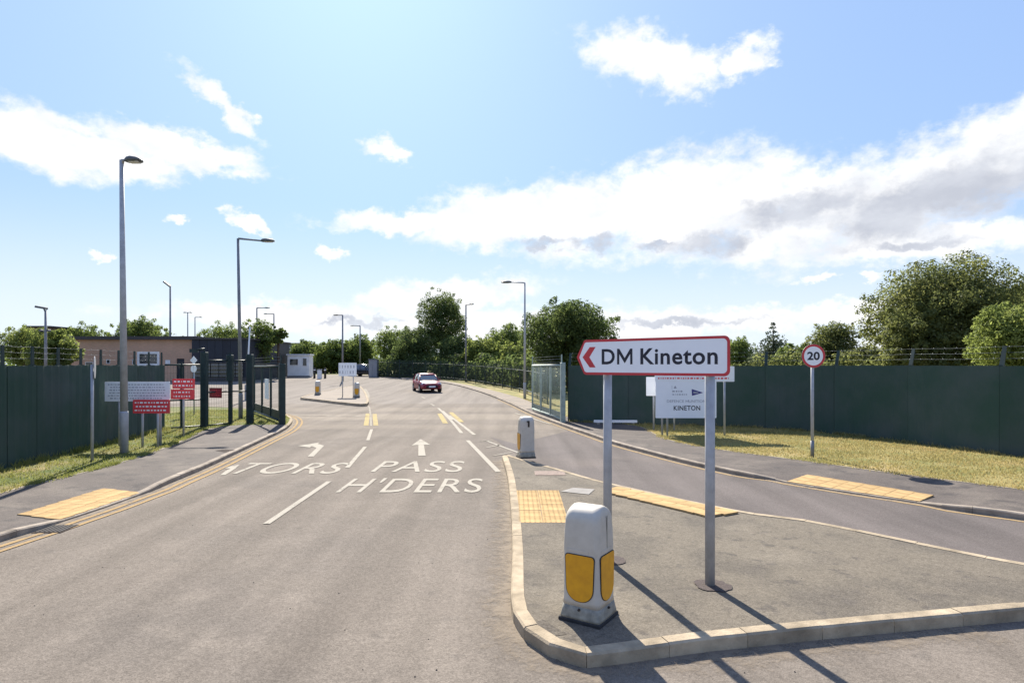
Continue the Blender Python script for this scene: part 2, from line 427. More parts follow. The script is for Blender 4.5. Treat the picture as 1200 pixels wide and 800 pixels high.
M_rim = mat('alloy', (0.45, 0.45, 0.46), 0.35, 0.05, 8, metal=0.7)
M_lamp = mat('headlamp_glass', (0.72, 0.74, 0.76), 0.1, 0.03, 8, spec=0.8)
M_cab = mat('cabinet_grey', (0.24, 0.25, 0.27), 0.6, 0.1, 2)
M_brown = mat('brown_timber', (0.13, 0.095, 0.07), 0.8, 0.2, 2)
M_greyclad = mat('pale_grey_cladding', (0.22, 0.245, 0.28), 0.6, 0.1, 0.4)


def brick_material():
    m = bpy.data.materials.new('buff_brickwork'); m.use_nodes = True
    nt = m.node_tree; N, L = nt.nodes.new, nt.links.new
    b = nt.nodes['Principled BSDF']; b.inputs['Roughness'].default_value = 0.9
    tc = N('ShaderNodeTexCoord')
    mp = N('ShaderNodeMapping'); mp.inputs['Rotation'].default_value = (R(90), 0, 0)
    L(tc.outputs['Object'], mp.inputs[0])
    br = N('ShaderNodeTexBrick'); br.inputs['Scale'].default_value = 1.0
    br.inputs['Brick Width'].default_value = 0.225; br.inputs['Row Height'].default_value = 0.075
    br.inputs['Mortar Size'].default_value = 0.008
    br.inputs['Color1'].default_value = (0.56, 0.31, 0.20, 1); br.inputs['Color2'].default_value = (0.46, 0.27, 0.17, 1)
    br.inputs['Mortar'].default_value = (0.44, 0.38, 0.31, 1)
    L(mp.outputs[0], br.inputs['Vector'])
    n = N('ShaderNodeTexNoise'); n.inputs['Scale'].default_value = 0.5; n.inputs['Detail'].default_value = 4
    L(tc.outputs['Object'], n.inputs['Vector'])
    mr = N('ShaderNodeMapRange'); mr.inputs[3].default_value = 0.8; mr.inputs[4].default_value = 1.2; L(n.outputs[0], mr.inputs[0])
    vm = N('ShaderNodeVectorMath'); vm.operation = 'SCALE'; L(br.outputs[0], vm.inputs[0]); L(mr.outputs[0], vm.inputs['Scale'])
    L(vm.outputs[0], b.inputs['Base Color'])
    return m


M_brickwall = brick_material()
LEAF = {
    'dark': leaf_mat('leaves_dark', (0.045, 0.070, 0.024), (0.072, 0.104, 0.034), (0.110, 0.140, 0.046), 0.52),
    'mid': leaf_mat('leaves_mid', (0.062, 0.095, 0.026), (0.100, 0.142, 0.038), (0.150, 0.185, 0.054), 0.56),
    'light': leaf_mat('leaves_light', (0.088, 0.122, 0.030), (0.140, 0.180, 0.050), (0.20, 0.225, 0.070), 0.58),
    'olive': leaf_mat('leaves_olive', (0.064, 0.084, 0.028), (0.104, 0.124, 0.042), (0.155, 0.160, 0.058), 0.54),
    'conifer': leaf_mat('needles', (0.044, 0.062, 0.036), (0.066, 0.086, 0.048), (0.10, 0.12, 0.06), 0.3),
}
M_blade_l = leaf_mat('grass_blades_green', (0.11, 0.14, 0.035), (0.19, 0.21, 0.06), (0.32, 0.27, 0.11), 0.35)
M_blade_r = leaf_mat('grass_blades_dry', (0.17, 0.175, 0.06), (0.29, 0.255, 0.10), (0.42, 0.33, 0.16), 0.35)

# ------------------------------------------------------------------ mesh helpers


class MB:
    def __init__(self):
        self.v, self.f, self.s = [], [], []

    def add(self, vs, fs, smooth=False):
        b = len(self.v)
        self.v += [tuple(p) for p in vs]
        self.f += [tuple(i + b for i in q) for q in fs]
        self.s += [smooth] * len(fs)
        return self

    def box(self, c, s, rz=0.0, bev=0.0):
        x, y, z = (k / 2 for k in s)
        if bev:
            vs, fs = [], []
            prof = [(-x + bev, -y), (x - bev, -y), (x, -y + bev), (x, y - bev), (x - bev, y), (-x + bev, y), (-x, y - bev), (-x, -y + bev)]
            lv = [(-z, 0), (z - bev, 0), (z, bev)]
            for zz, inn in lv:
                for (px, py) in prof:
                    kx = (x - inn) / x; ky = (y - inn) / y
                    vs.append((px * kx, py * ky, zz))
            n = 8
            for k in range(2):
                for i in range(n):
                    j = (i + 1) % n
                    fs.append((k * n + i, k * n + j, (k + 1) * n + j, (k + 1) * n + i))
            fs.append(tuple(range(2 * n, 3 * n))); fs.append(tuple(reversed(range(n))))
        else:
            vs = [(a * x, b * y, d * z) for d in (-1, 1) for b in (-1, 1) for a in (-1, 1)]
            fs = [(0, 2, 3, 1), (4, 5, 7, 6), (0, 1, 5, 4), (2, 6, 7, 3), (0, 4, 6, 2), (1, 3, 7, 5)]
        ca, sa = math.cos(rz), math.sin(rz)
        vs = [(c[0] + p[0] * ca - p[1] * sa, c[1] + p[0] * sa + p[1] * ca, c[2] + p[2]) for p in vs]
        return self.add(vs, fs)

    def tube(self, pts, rad, n=10, cap=True, smooth=True):
        pts = [Vector(p) for p in pts]
        if not isinstance(rad, (list, tuple)): rad = [rad] * len(pts)
        vs, fs = [], []
        u = None
        for i, p in enumerate(pts):
            d = (pts[min(i + 1, len(pts) - 1)] - pts[max(i - 1, 0)]).normalized()
            if u is None:
                u = d.orthogonal().normalized()
            else:
                u = (u - d * u.dot(d)).normalized()
            w = d.cross(u)
            for k in range(n):
                a = 2 * math.pi * k / n
                vs.append(p + (u * math.cos(a) + w * math.sin(a)) * rad[i])
        for i in range(len(pts) - 1):
            for k in range(n):
                j = (k + 1) % n
                fs.append((i * n + k, i * n + j, (i + 1) * n + j, (i + 1) * n + k))
        self.add(vs, fs, smooth)
        if cap:
            b = len(self.v) - len(vs)
            self.f.append(tuple(b + k for k in reversed(range(n)))); self.s.append(False)
            self.f.append(tuple(b + (len(pts) - 1) * n + k for k in range(n))); self.s.append(False)
        return self

    def prism(self, outline, y0, y1, hole=None):
        """outline in x,z extruded along y from y0 (front) to y1"""
        n = len(outline)
        vs = [(a, y0, b) for a, b in outline] + [(a, y1, b) for a, b in outline]
        fs = [tuple(range(n)), tuple(reversed(range(n, 2 * n)))]
        for i in range(n):
            j = (i + 1) % n
            fs.append((i, i + n, j + n, j))
        return self.add(vs, fs)

    def ring(self, outer, inner, y0, y1):
        n = len(outer)
        vs = [(a, y0, b) for a, b in outer] + [(a, y0, b) for a, b in inner] + [(a, y1, b) for a, b in outer] + [(a, y1, b) for a, b in inner]
        fs = []
        for i in range(n):
            j = (i + 1) % n
            fs += [(i, j, n + j, n + i), (2 * n + i, 3 * n + i, 3 * n + j, 2 * n + j), (i, 2 * n + i, 2 * n + j, j), (n + i, n + j, 3 * n + j, 3 * n + i)]
        return self.add(vs, fs)

    def loft(self, secs, cap=True, smooth=True):
        n = len(secs[0]); vs = [p for s in secs for p in s]; fs = []
        for k in range(len(secs) - 1):
            for i in range(n):
                j = (i + 1) % n
                fs.append((k * n + i, k * n + j, (k + 1) * n + j, (k + 1) * n + i))
        self.add(vs, fs, smooth)
        if cap:
            b = len(self.v) - len(vs)
            self.f.append(tuple(b + i for i in reversed(range(n)))); self.s.append(False)
            self.f.append(tuple(b + (len(secs) - 1) * n + i for i in range(n))); self.s.append(False)
        return self

    def mesh(self, name):
        me = bpy.data.meshes.new(name)
        me.from_pydata([tuple(p) for p in self.v], [], self.f)
        me.polygons.foreach_set('use_smooth', self.s)
        me.update()
        return me

    def build(self, name, m, parent=None, fix=True):
        me = self.mesh(name)
        if fix:
            bm = bmesh.new(); bm.from_mesh(me)
            bmesh.ops.recalc_face_normals(bm, faces=bm.faces)
            bm.to_mesh(me); bm.free()
        return link(name, me, m, parent)


def link(name, me, m, parent=None, loc=None, rot=None):
    o = bpy.data.objects.new(name, me)
    COL.objects.link(o)
    if m is not None and not me.materials: me.materials.append(m)
    if parent is not None: o.parent = parent
    if loc is not None: o.location = loc
    if rot is not None: o.rotation_euler = rot
    return o


def tag(o, label, cat, group=None):
    o['label'] = label; o['category'] = cat
    if group: o['group'] = group
    return o


def struct(o):
    o['kind'] = 'structure'; return o


def stuff(o):
    o['kind'] = 'stuff'; return o


def thing(name, loc, rz, label, cat, group=None):
    o = bpy.data.objects.new(name, None)
    o.empty_display_size = 0.2
    COL.objects.link(o)
    o.location = loc; o.rotation_euler = (0, 0, rz)
    return tag(o, label, cat, group)


def rrect(w, h, r, n=5, cx=0.0, cz=0.0):
    pts = []
    for (sx, sz, a0) in ((1, -1, -90), (1, 1, 0), (-1, 1, 90), (-1, -1, 180)):
        for k in range(n + 1):
            a = R(a0 + 90 * k / n)
            pts.append((cx + sx * (w / 2 - r) + r * math.cos(a), cz + sz * (h / 2 - r) + r * math.sin(a)))
    return pts


def catmull(pts, per=6):
    """smooth polyline through (x,y,z) points"""
    pts = [Vector(p) for p in pts]
    out = []
    for i in range(len(pts) - 1):
        p0, p1, p2, p3 = pts[max(i - 1, 0)], pts[i], pts[i + 1], pts[min(i + 2, len(pts) - 1)]
        for k in range(per):
            t = k / per
            q = 0.5 * ((2 * p1) + (-p0 + p2) * t + (2 * p0 - 5 * p1 + 4 * p2 - p3) * t * t + (-p0 + 3 * p1 - 3 * p2 + p3) * t ** 3)
            q.z = p1.z + (p2.z - p1.z) * t
            out.append(q)
    out.append(pts[-1].copy())
    return out


class Path:
    def __init__(self, pts):
        self.p = [Vector(q) for q in pts]
        self.d = [0.0]
        for a, b in zip(self.p, self.p[1:]):
            self.d.append(self.d[-1] + (b - a).length)
        self.len = self.d[-1]

    def at(self, s):
        s = min(max(s, 0), self.len)
        lo = 0
        for i in range(len(self.d) - 1):
            if self.d[i + 1] >= s: lo = i; break
        seg = self.d[lo + 1] - self.d[lo]
        t = (s - self.d[lo]) / seg if seg else 0
        return self.p[lo].lerp(self.p[lo + 1], t)

    def tan(self, s):
        t = self.at(min(s + 0.05, self.len)) - self.at(max(s - 0.05, 0)); t.z = 0
        return t.normalized()

    def off(self, s, d, dz=0):
        t = self.tan(s)
        p = self.at(s) + Vector((-t.y, t.x, 0)) * d
        p.z += dz
        return p


def kerb_run(parent, path, side, m, step=0.915, width=0.125, gap=0.005, base=-0.06, s0=0.0, s1=None, curve=3):
    """each kerb stone an object; the path runs along the top road-side edge; side=+1: the pavement lies to the left of the path"""
    s = s0
    s1 = path.len if s1 is None else s1
    while s < s1 - 0.2:
        e = min(s + step, s1)
        secs = []
        a, b = s + gap / 2, e - gap / 2
        jit = random.uniform(-0.004, 0.004)
        for k in range(curve):
            q = a + (b - a) * k / (curve - 1)
            p = path.at(q)
            g = gz(p.y)
            top = p.z + jit
            up = lambda d, z: (lambda o: (o.x, o.y, z))(path.off(q, d * side))
            ch = min(0.018, max(0.004, (top - g) * 0.25))
            secs.append([up(0, g + base), up(0, top - ch), up(ch, top), up(width, top), up(width, g + base)])
        MB().loft(secs, smooth=False).build('kerb_stone', m, parent)
        s = e


def strip(name, A, B, m, parent=None, rows=3, n=60, lift=0.0):
    """sheet between two paths"""
    vs, fs = [], []
    for i in range(n + 1):
        a = A.at(A.len * i / n); b = B.at(B.len * i / n)
        for k in range(rows + 1):
            p = a.lerp(b, k / rows); vs.append((p.x, p.y, p.z + lift))
    w = rows + 1
    for i in range(n):
        for k in range(rows):
            fs.append((i * w + k, i * w + k + 1, (i + 1) * w + k + 1, (i + 1) * w + k))
    return MB().add(vs, fs).build(name, m, parent)


def sheet(name, pts, dz, m, parent=None, ycuts=True):
    """flat polygon (x,y) laid on the ground, following its rise"""
    bm = bmesh.new()
    vs = [bm.verts.new((p[0], p[1], 0)) for p in pts]
    f = bm.faces.new(vs)
    f.normal_update()
    if f.normal.z < 0: f.normal_flip()
    bmesh.ops.triangulate(bm, faces=bm.faces[:])
    ys = [p[1] for p in pts]
    if ycuts and max(ys) > 38:
        for y in list(range(38, 104, 4)):
            if min(ys) < y < max(ys):
                bmesh.ops.bisect_plane(bm, geom=bm.verts[:] + bm.edges[:] + bm.faces[:], plane_co=(0, y, 0), plane_no=(0, 1, 0))
    for v in bm.verts: v.co.z = gz(v.co.y) + dz
    bmesh.ops.recalc_face_normals(bm, faces=bm.faces)
    for f in bm.faces:
        if f.normal.z < 0: f.normal_flip()
    me = bpy.data.meshes.new(name); bm.to_mesh(me); bm.free()
    return link(name, me, m, parent)


def pxy(lst, dz=0.0):
    return [P(a, b, dz) for a, b in lst]


def glyph(t, bold):
    c = bpy.data.curves.new('text', 'FONT'); c.body = t; c.size = 1.0; c.offset = bold
    c.resolution_u = 4
    o = bpy.data.objects.new('text', c); COL.objects.link(o)
    me = bpy.data.meshes.new_from_object(o.evaluated_get(bpy.context.evaluated_depsgraph_get()))
    bpy.data.objects.remove(o); bpy.data.curves.remove(c)
    return me


def ext(me):
    xs = [v.co.x for v in me.vertices]; ys = [v.co.y for v in me.vertices]
    return min(xs), max(xs), min(ys), max(ys)


def letters(name, body, width, height, bold, m, parent, loc, rot, track=0.0):
    """every letter its own flat mesh; the word is scaled to the width and the capital height asked"""
    _, _, y0, y1 = ext(glyph('H', bold)); ch = y1 - y0
    items, pre = [], ''
    for k, c in enumerate(body):
        pre += c
        if c == ' ': continue
        if c == 'M':
            right = ext(glyph(pre[:-1] + 'N', bold))[1] if len(pre) > 1 else ext(glyph('N', bold))[1]
            nw = ext(glyph('N', bold)); w = (nw[1] - nw[0])
            st = 0.085 + bold * 1.2; W = w * 1.12; x0 = right - w; H = ch
            pts = [(0, 0), (st, 0), (st, H * .66), (W / 2 - st * .1, H * .09), (W / 2 + st * .1, H * .09), (W - st, H * .66), (W - st, 0), (W, 0), (W, H), (W - st * 1.02, H), (W / 2, H * .40), (st * 1.02, H), (0, H)]
            bm = bmesh.new(); f = bm.faces.new([bm.verts.new((x0 + a, y0 + b, 0)) for a, b in pts]); f.normal_update()
            bmesh.ops.triangulate(bm, faces=[f]); me = bpy.data.meshes.new('letter'); bm.to_mesh(me); bm.free()
        else:
            right = ext(glyph(pre, bold))[1]
            me = glyph(c, bold); e = ext(me)
            for v in me.vertices: v.co.x += right - e[1]
        for v in me.vertices: v.co.x += track * k
        items.append(me)
    xa = min(ext(q)[0] for q in items); xb = max(ext(q)[1] for q in items)
    out = []
    for me in items:
        for v in me.vertices:
            v.co.x = (v.co.x - xa) / (xb - xa) * width; v.co.y = (v.co.y - y0) / ch * height
        me.materials.clear(); me.name = name
        out.append(link(name, me, m, parent, loc, rot))
    return out


# ================================================================== SETTING: terrain, roads, pavements
def terrain():
    vs, fs = [], []
    xs = [-1500, -600, -250, -120, -60, -30, 0, 30, 60, 120, 250, 600, 1500]
    ys = [-1500, -500, -120, -40] + list(range(0, 38, 12)) + list(range(38, 104, 4)) + [110, 140, 200, 400, 900, 2500]
    for y in ys:
        for x in xs: vs.append((x, y, gz(y) - 0.08))
    w = len(xs)
    for j in range(len(ys) - 1):
        for i in range(w - 1):
            fs.append((j * w + i, j * w + i + 1, (j + 1) * w + i + 1, (j + 1) * w + i))
    struct(MB().add(vs, fs).build('ground', M_terrain))


terrain()

# kerb lines (pixel x, pixel y, height of the kerb top)
LK = [(-420, 752, .11), (-160, 674, .11), (-60, 644, .11), (20, 620, .11), (50, 613.5, .08), (72, 609.5, .035), (120, 594, .035), (165, 578, .035), (182, 569, .09),
      (200, 560, .11), (240, 544, .11), (280, 526, .11), (304, 515, .11), (332, 502, .11), (341, 495, .11), (342.5, 490, .11), (337, 486, .11),
      (318, 481.5, .11), (300, 479, .11), (270, 477, .11), (235, 476, .11), (190, 476.5, .11)]
LKp = Path(catmull([P(a, b, z) for a, b, z in LK], 6))
iL = 13 * 6                       # up to the gate: index of (332,502)
LKfront = Path(LKp.p[:iL + 4])
LKback = Path(LKp.p[iL + 3:])
LB = Path(catmull([P(a, b, .1) for a, b in [(-420, 690), (-160, 628), (-60, 597), (20, 572), (80, 558), (120, 548), (160, 536), (200, 522), (224, 511), (240, 503.5), (276, 498), (316, 497.5), (334, 496.5)]], 6))

RK = [(470, 443.6, .1), (500, 445.3, .1), (530, 449.5, .1), (560, 457.5, .1), (590, 468.5, .1), (622, 483, .1), (662, 497.5, .11), (690, 507, .11), (720, 517, .11), (760, 527.5, .11),
      (800, 537.5, .11), (850, 548.5, .11), (880, 554.5, .1), (905, 560, .045), (925, 565, .03), (1000, 577, .03), (1076, 588, .03), (1094, 590, .06), (1125, 592, .11),
      (1179, 598.5, .11), (1300, 617, .11), (1500, 650, .11), (1800, 700, .11)]
RKp = Path(catmull([P(a, b, z) for a, b, z in RK], 6))
RBl = [(470, 442.2), (500, 443.4), (520, 446), (556, 452.5), (600, 463.5), (630, 474), (670, 490), (720, 495.5), (752, 500), (779, 514), (831, 525), (860, 529), (951, 541), (1029, 552), (1123, 564), (1179, 571),
       (1300, 587), (1500, 616), (1800, 660)]
RBp = Path(catmull([P(a, b, .1) for a, b in RBl], 6))

road = struct(sheet('road', [(-70, -60), (70, -60), (70, 30), (40, 72), (-8, 84), (-20, 90), (-60, 95), (-70, 60)], 0.0, M_road))

ISL = [(588.5, 533.5), (592, 545), (595.5, 560), (598, 585), (600, 615), (600.5, 650), (599, 685), (599.5, 705), (604, 721), (613, 733), (638, 750), (664, 762), (690, 765.5), (725, 761), (760, 756.5), (820, 748), (900, 740), (1000, 730),
       (1179, 714), (1300, 703.5), (1365, 698.5), (1388, 694), (1380, 688.5), (1340, 681), (1179, 654.5), (1060, 631), (948, 608.5), (878, 599.5), (800, 584), (735, 569.5), (700, 561.5), (650, 547.5), (612, 537.5), (596, 532.5), (588.5, 533.5)]
IZ = 0.125
ISp = Path(catmull([P(a, b, IZ) for a, b in ISL], 5))
island = sheet('traffic_island', [(q.x, q.y) for q in [ISp.off(ISp.len * i / 160, 0.06) for i in range(160)]], IZ - 0.008, M_isl)
struct(island)
kerb_run(island, ISp, +1, M_kerb, step=0.76, width=0.135)

# right-hand exit lane: smoother newer surfacing between the island and the far footway
s_tip = next(q for q in np.linspace(0, RKp.len, 400) if RKp.at(q).y < 24.0)
edgeR = [RKp.off(s, 0.0) for s in np.linspace(s_tip, RKp.len, 40)]
lane = [P(604, 520), P(575, 512)] + [P(612, 536), P(650, 549), P(735, 571), P(800, 586), P(878, 602), P(948, 611), P(1179, 657), P(1340, 684), P(1600, 740), P(2600, 860)]
lanepoly = [(p.x, p.y) for p in lane] + [(p.x + 0.05, p.y) for p in reversed(edgeR)]
sheet('exit_lane', lanepoly, 0.004, M_exit, road)

left_pave = struct(strip('left_pavement', Path([LKfront.off(s, 0.1, -0.006) for s in np.linspace(0, LKfront.len, 80)]), LB, M_pave, rows=4, n=90))
kerb_run(left_pave, LKfront, +1, M_kerb_dark)
right_pave = struct(strip('right_pavement', Path([RKp.off(s, 0.1, -0.006) for s in np.linspace(0, RKp.len, 120)]), RBp, M_pave, rows=4, n=120))
kerb_run(right_pave, RKp, +1, M_kerb_dark, step=0.915)
A_ = Path([RKp.off(s, 0.13, 0.0) for s in np.linspace(0, RKp.len, 120)][:int(120 * 0.60)])
vs_, fs_ = [], []
for i in range(70):
    fr = 0.60 * i / 69
    a = RKp.off(RKp.len * fr, 0.13); b = RBp.at(RBp.len * fr)
    for k in range(5):
        q = a.lerp(b, k / 4); vs_.append((q.x, q.y, q.z + 0.006))
for i in range(69):
    for k in range(4): fs_.append((i * 5 + k, i * 5 + k + 1, i * 5 + k + 6, i * 5 + k + 5))
MB().add(vs_, fs_).build('pale_surfacing', M_far_foot, right_pave)

# grass verges
lg = [(p.x, p.y) for p in [LB.at(s) for s in np.linspace(0, LB.len, 40)]] + [(p.x, p.y) for p in [LKback.off(s, 0.12) for s in np.linspace(0.3, LKback.len, 24)]]
lastb = LKback.p[-1]
lg += [(-60, lastb.y + 1), (-60, 0), (-14, 2)]
verge_l = struct(sheet('left_grass_verge', lg, 0.094, M_grass_l))
kerb_run(verge_l, LKback, +1, M_kerb)
rg = [(p.x, p.y) for p in [RBp.at(s) for s in np.linspace(0, RBp.len, 70)]] + [(70, 1), (70, 40), (30, 74), (0, 86), (-12, 86)]
verge_r = struct(sheet('right_grass_verge', rg, 0.094, M_grass_r))
# concrete edging between verge and pavement
for path, par, s0, s1, mm in ((LB, verge_l, 0.0, LB.len * 0.86, M_edging), (RBp, verge_r, RBp.len * 0.52, RBp.len, M_edging)):
    s = s0
    while s < s1 - 0.3:
        e = min(s + 0.915, s1)
        secs = []
        for q in (s + 0.004, e - 0.004):
            a, b = path.off(q, -0.022), path.off(q, 0.028)
            secs.append([(a.x, a.y, gz(a.y) + 0.02), (a.x, a.y, gz(a.y) + 0.108), (b.x, b.y, gz(b.y) + 0.108), (b.x, b.y, gz(b.y) + 0.02)])
        MB().loft(secs, smooth=False).build('edging_stone', mm, par)
        s = e

# far splitter island
FI = [(352, 465.5), (375, 468), (402, 471), (426, 473), (432, 470), (431, 464), (427, 457), (421, 451.5), (410, 452), (390, 456), (368, 460), (352, 465.5)]
FIp = Path(catmull([P(a, b, 0.17) for a, b in FI], 5))
far_island = struct(sheet('far_traffic_island', [(q.x, q.y) for q in [FIp.off(FIp.len * i / 70, 0.06) for i in range(70)]], 0.16, M_far_foot))
kerb_run(far_island, FIp, +1, M_kerb, step=0.915, width=0.15)


# ------------------------------------------------------------------ tactile paving
def tile_mesh(tw=0.4, n=5, hh=0.0045):
    mb = MB(); h = 0.03; t = tw - 0.005
    mb.box((0, 0, -h / 2), (t, t, h), 0, 0.004)
    st = tw / n; r0, r1 = 0.019, 0.012
    for i in range(n):
        for j in range(n):
            cx, cy = -tw / 2 + st * (i + .5), -tw / 2 + st * (j + .5)
            vs = [(cx + r * math.cos(k * math.pi / 3), cy + r * math.sin(k * math.pi / 3), z) for r, z in ((r0, 0), (r1, hh)) for k in range(6)]
            mb.add(vs, [(k, (k + 1) % 6, 6 + (k + 1) % 6, 6 + k) for k in range(6)] + [tuple(range(6, 12))])
    return mb.mesh('tactile_tile')


TILE = tile_mesh()
TILE.materials.append(M_tact)
TILE_WORN = tile_mesh(hh=0.0012)
TILE_WORN.materials.append(M_tact)


def tactile(parent, a, b, c, d, nu, nv, me=None):
    """tiles over the quad a(0,0) b(1,0) c(1,1) d(0,1) of ground points"""
    for i in range(nu):
        for j in range(nv):
            def q(u, v): return a.lerp(b, u).lerp(d.lerp(c, u), v)
            o = q((i + .5) / nu, (j + .5) / nv)
            ex = q((i + 1) / nu, (j + .5) / nv) - q(i / nu, (j + .5) / nv)
            ey = q((i + .5) / nu, (j + 1) / nv) - q((i + .5) / nu, j / nv)
            n = ex.cross(ey).normalized()
            m = Matrix.Identity(4)
            for k, vv in enumerate((ex / 0.4, ey / 0.4, n)):
                m[0][k], m[1][k], m[2][k] = vv
            t = bpy.data.objects.new('tactile_tile', me or TILE); COL.objects.link(t); t.parent = parent
            m.translation = o + Vector((0, 0, random.uniform(-0.002, 0.002)))
            t.matrix_local = m


z = IZ - 0.005
tactile(island, P(606, 612, z), P(667, 612, z), P(655, 574, z), P(605, 574, z), 2, 6)
tactile(island, P(716, 568.5, z), P(866, 602.5, z), P(838, 607.5, z), P(702, 574.5, z), 9, 2) if False else tactile(
    island, P(722, 571, z), P(868, 601.5, z), P(828, 606, z), P(711, 578, z), 8, 2)
tactile(left_pave, P(70, 608.5, .047), P(165, 576.5, .047), P(121, 571.5, .092), P(22, 602, .092), 7, 3, TILE_WORN)
tactile(right_pave, P(922, 563.5, .042), P(1078, 587, .042), P(1094, 579.5, .085), P(946, 555.5, .085), 8, 3, TILE_WORN)

# covers and patches on the island and elsewhere
sheet('cover_slab', [(p.x, p.y) for p in pxy([(657, 575.5), (672, 571), (697, 573), (690, 579)], IZ)], IZ + 0.001, M_cover, island)
sheet('surface_patch', [(p.x, p.y) for p in pxy([(626, 551.5), (661, 551.5), (663, 556.5), (627, 556.5)], IZ)], IZ + 0.001, M_pinkpatch, island)


def disc_patch(name, c, r, dz, m, parent, seed=0):
    rr = random.Random(seed)
    sheet(name, [(c.x + r * (1 + rr.uniform(-.12, .12)) * math.cos(2 * math.pi * k / 20), c.y + r * (1 + rr.uniform(-.12, .12)) * math.sin(2 * math.pi * k / 20)) for k in range(20)], dz, m, parent)


POST_L, POST_R = P(712, 656, IZ), P(832, 684.5, IZ)
disc_patch('surface_patch', POST_R + Vector((0.02, -0.02, 0)), 0.19, IZ + 0.001, M_patch, island, 2)
disc_patch('surface_patch', POST_L + Vector((0.06, 0.02, 0)), 0.17, IZ + 0.001, M_patch, island, 3)
sheet('surface_patch', [(p.x, p.y) for p in pxy([(622, 731), (648, 744), (664, 742), (636, 724)], IZ)], IZ - 0.005, M_darkpatch, island)
# gully grating by the left kerb
gp = P(62, 620); gg = MB().box((0, 0, 0.004), (0.42, 0.46, 0.012))
grate = gg.build('gully_frame', M_iron, road); grate.location = (gp.x + 0.05, gp.y, 0); grate.rotation_euler.z = R(4)
for k in range(6):
    MB().box((-0.16 + k * 0.064, 0, 0.013), (0.03, 0.4, 0.008)).build('grating_bar', M_rubber, grate)
# manhole in the carriageway, mat of dark tarmac across the left footway
mp = P(262, 530, .1)
sheet('iron_cover', [(p.x, p.y) for p in pxy([(252, 528), (264, 526.5), (276, 527.5), (264, 530)], .1)], 0.108, M_iron, left_pave)

# ------------------------------------------------------------------ road markings (children of the road)
MK = 0.009


def mark(name, pts, m=None, dz=MK):
    return sheet(name, [(p.x, p.y) for p in pts], dz, m or M_white_paint, road)


def line_mark(name, px_pts, w, m=None, dz=MK):
    c = Path(catmull([P(a, b) for a, b in px_pts], 4)) if len(px_pts) > 2 else Path([P(a, b) for a, b in px_pts])
    n = max(1, int(c.len / 0.6)) if len(px_pts) > 2 else 1
    ss = [c.len * i / n for i in range(n + 1)]
    L_ = [c.off(s, w / 2) for s in ss] + [c.off(s, -w / 2) for s in reversed(ss)]
    return sheet(name, [(p.x, p.y) for p in L_], dz, m or M_white_paint, road)


line_mark('lane_line', [(312, 614), (386, 564)], 0.11)
line_mark('lane_line', [(407, 548), (428, 523.5)], 0.11)
line_mark('lane_line', [(431, 516), (435.5, 503)], 0.11)
line_mark('lane_line', [(435, 499), (433, 478), (429, 473.5)], 0.09, M_white_thin)
line_mark('yellow_bar', [(429, 498.5), (431, 484.5)], 0.20, M_yel_bright)
line_mark('yellow_bar', [(440.5, 498.5), (439, 485)], 0.20, M_yel_bright)
line_mark('hatch_edge_line', [(513.5, 478), (527, 491), (541, 507.5)], 0.13)
line_mark('hatch_edge_line', [(527, 487), (540, 497), (556, 509.5)], 0.13)
line_mark('hatch_edge_line', [(518, 481.5), (529, 492)], 0.20, M_white_paint, MK + 0.004)
line_mark('yellow_bar', [(515, 484.5), (522, 496)], 0.22, M_yel_bright)
line_mark('yellow_bar', [(528, 483), (541, 494.5)], 0.22, M_yel_bright)
line_mark('lane_edge_line', [(548, 516), (584, 553)], 0.13)
line_mark('lane_edge_line', [(569, 516), (590, 524), (608, 530.5)], 0.09)
line_mark('chevron_bar', [(561, 517), (578, 516)], 0.10, M_white_thin)
line_mark('chevron_bar', [(570, 524.5), (588, 521)], 0.10, M_white_thin)
line_mark('chevron_bar', [(578, 534), (600, 530)], 0.10, M_white_thin)
line_mark('centre_dash', [(505, 473), (509, 475.5)], 0.15, M_white_thin)
line_mark('centre_dash', [(494, 464.5), (498, 467)], 0.15, M_white_thin)
line_mark('road_edge_line', [(604, 484), (632, 493), (646, 497)], 0.16, M_white_thin, MK + 0.002)
line_mark('lane_line', [(430, 470), (431, 462), (427, 455)], 0.25, M_white_thin)
# worn transverse stop lines at the gate
line_mark('worn_stop_line', [(352, 487), (430, 488)], 0.25, paint_mat('ghost_paint', (0.30, 0.27, 0.23), ASPH, 1.5))
# double yellow lines on the left
for off in (0.20, 0.40):
    pts = [LKp.off(s, -off) for s in np.linspace(0, LKp.len * 0.78, 90)]
    c = Path(pts)
    L_ = [c.off(s, 0.04) for s in np.linspace(0, c.len, 90)] + [c.off(s, -0.04) for s in np.linspace(c.len, 0, 90)]
    sheet('yellow_line', [(p.x, p.y) for p in L_], MK, M_yel_paint, road)
# single yellow by the right kerb
pts = [RKp.off(s, -0.14) for s in np.linspace(RKp.len * 0.46, RKp.len * 0.97, 90)]
c = Path(pts)
sheet('yellow_line', [(p.x, p.y) for p in [c.off(s, 0.035) for s in np.linspace(0, c.len, 90)] + [c.off(s, -0.035) for s in np.linspace(c.len, 0, 90)]], MK, M_yel_paint, road)


def arrow(tip, base, kind):
    """road arrow in its own axes: along = base->tip"""
    d = tip - base; Ln = d.length; a = d.normalized(); n = Vector((-a.y, a.x, 0))
    def w(u, v): return base + a * (u * Ln) + n * v
    if kind == 'ahead':
        pts = [w(0, .10), w(0.60, .085), w(0.58, .30), w(1, 0), w(0.58, -.30), w(0.60, -.085), w(0, -.10)]
    else:
        pts = [w(0, .08), w(0.55, .08), w(0.70, .28), w(0.60, .30), w(0.74, .72), w(0.98, .16), w(0.87, .18), w(0.72, -.08), w(0, -.08)]
    mark('arrow_marking', pts)


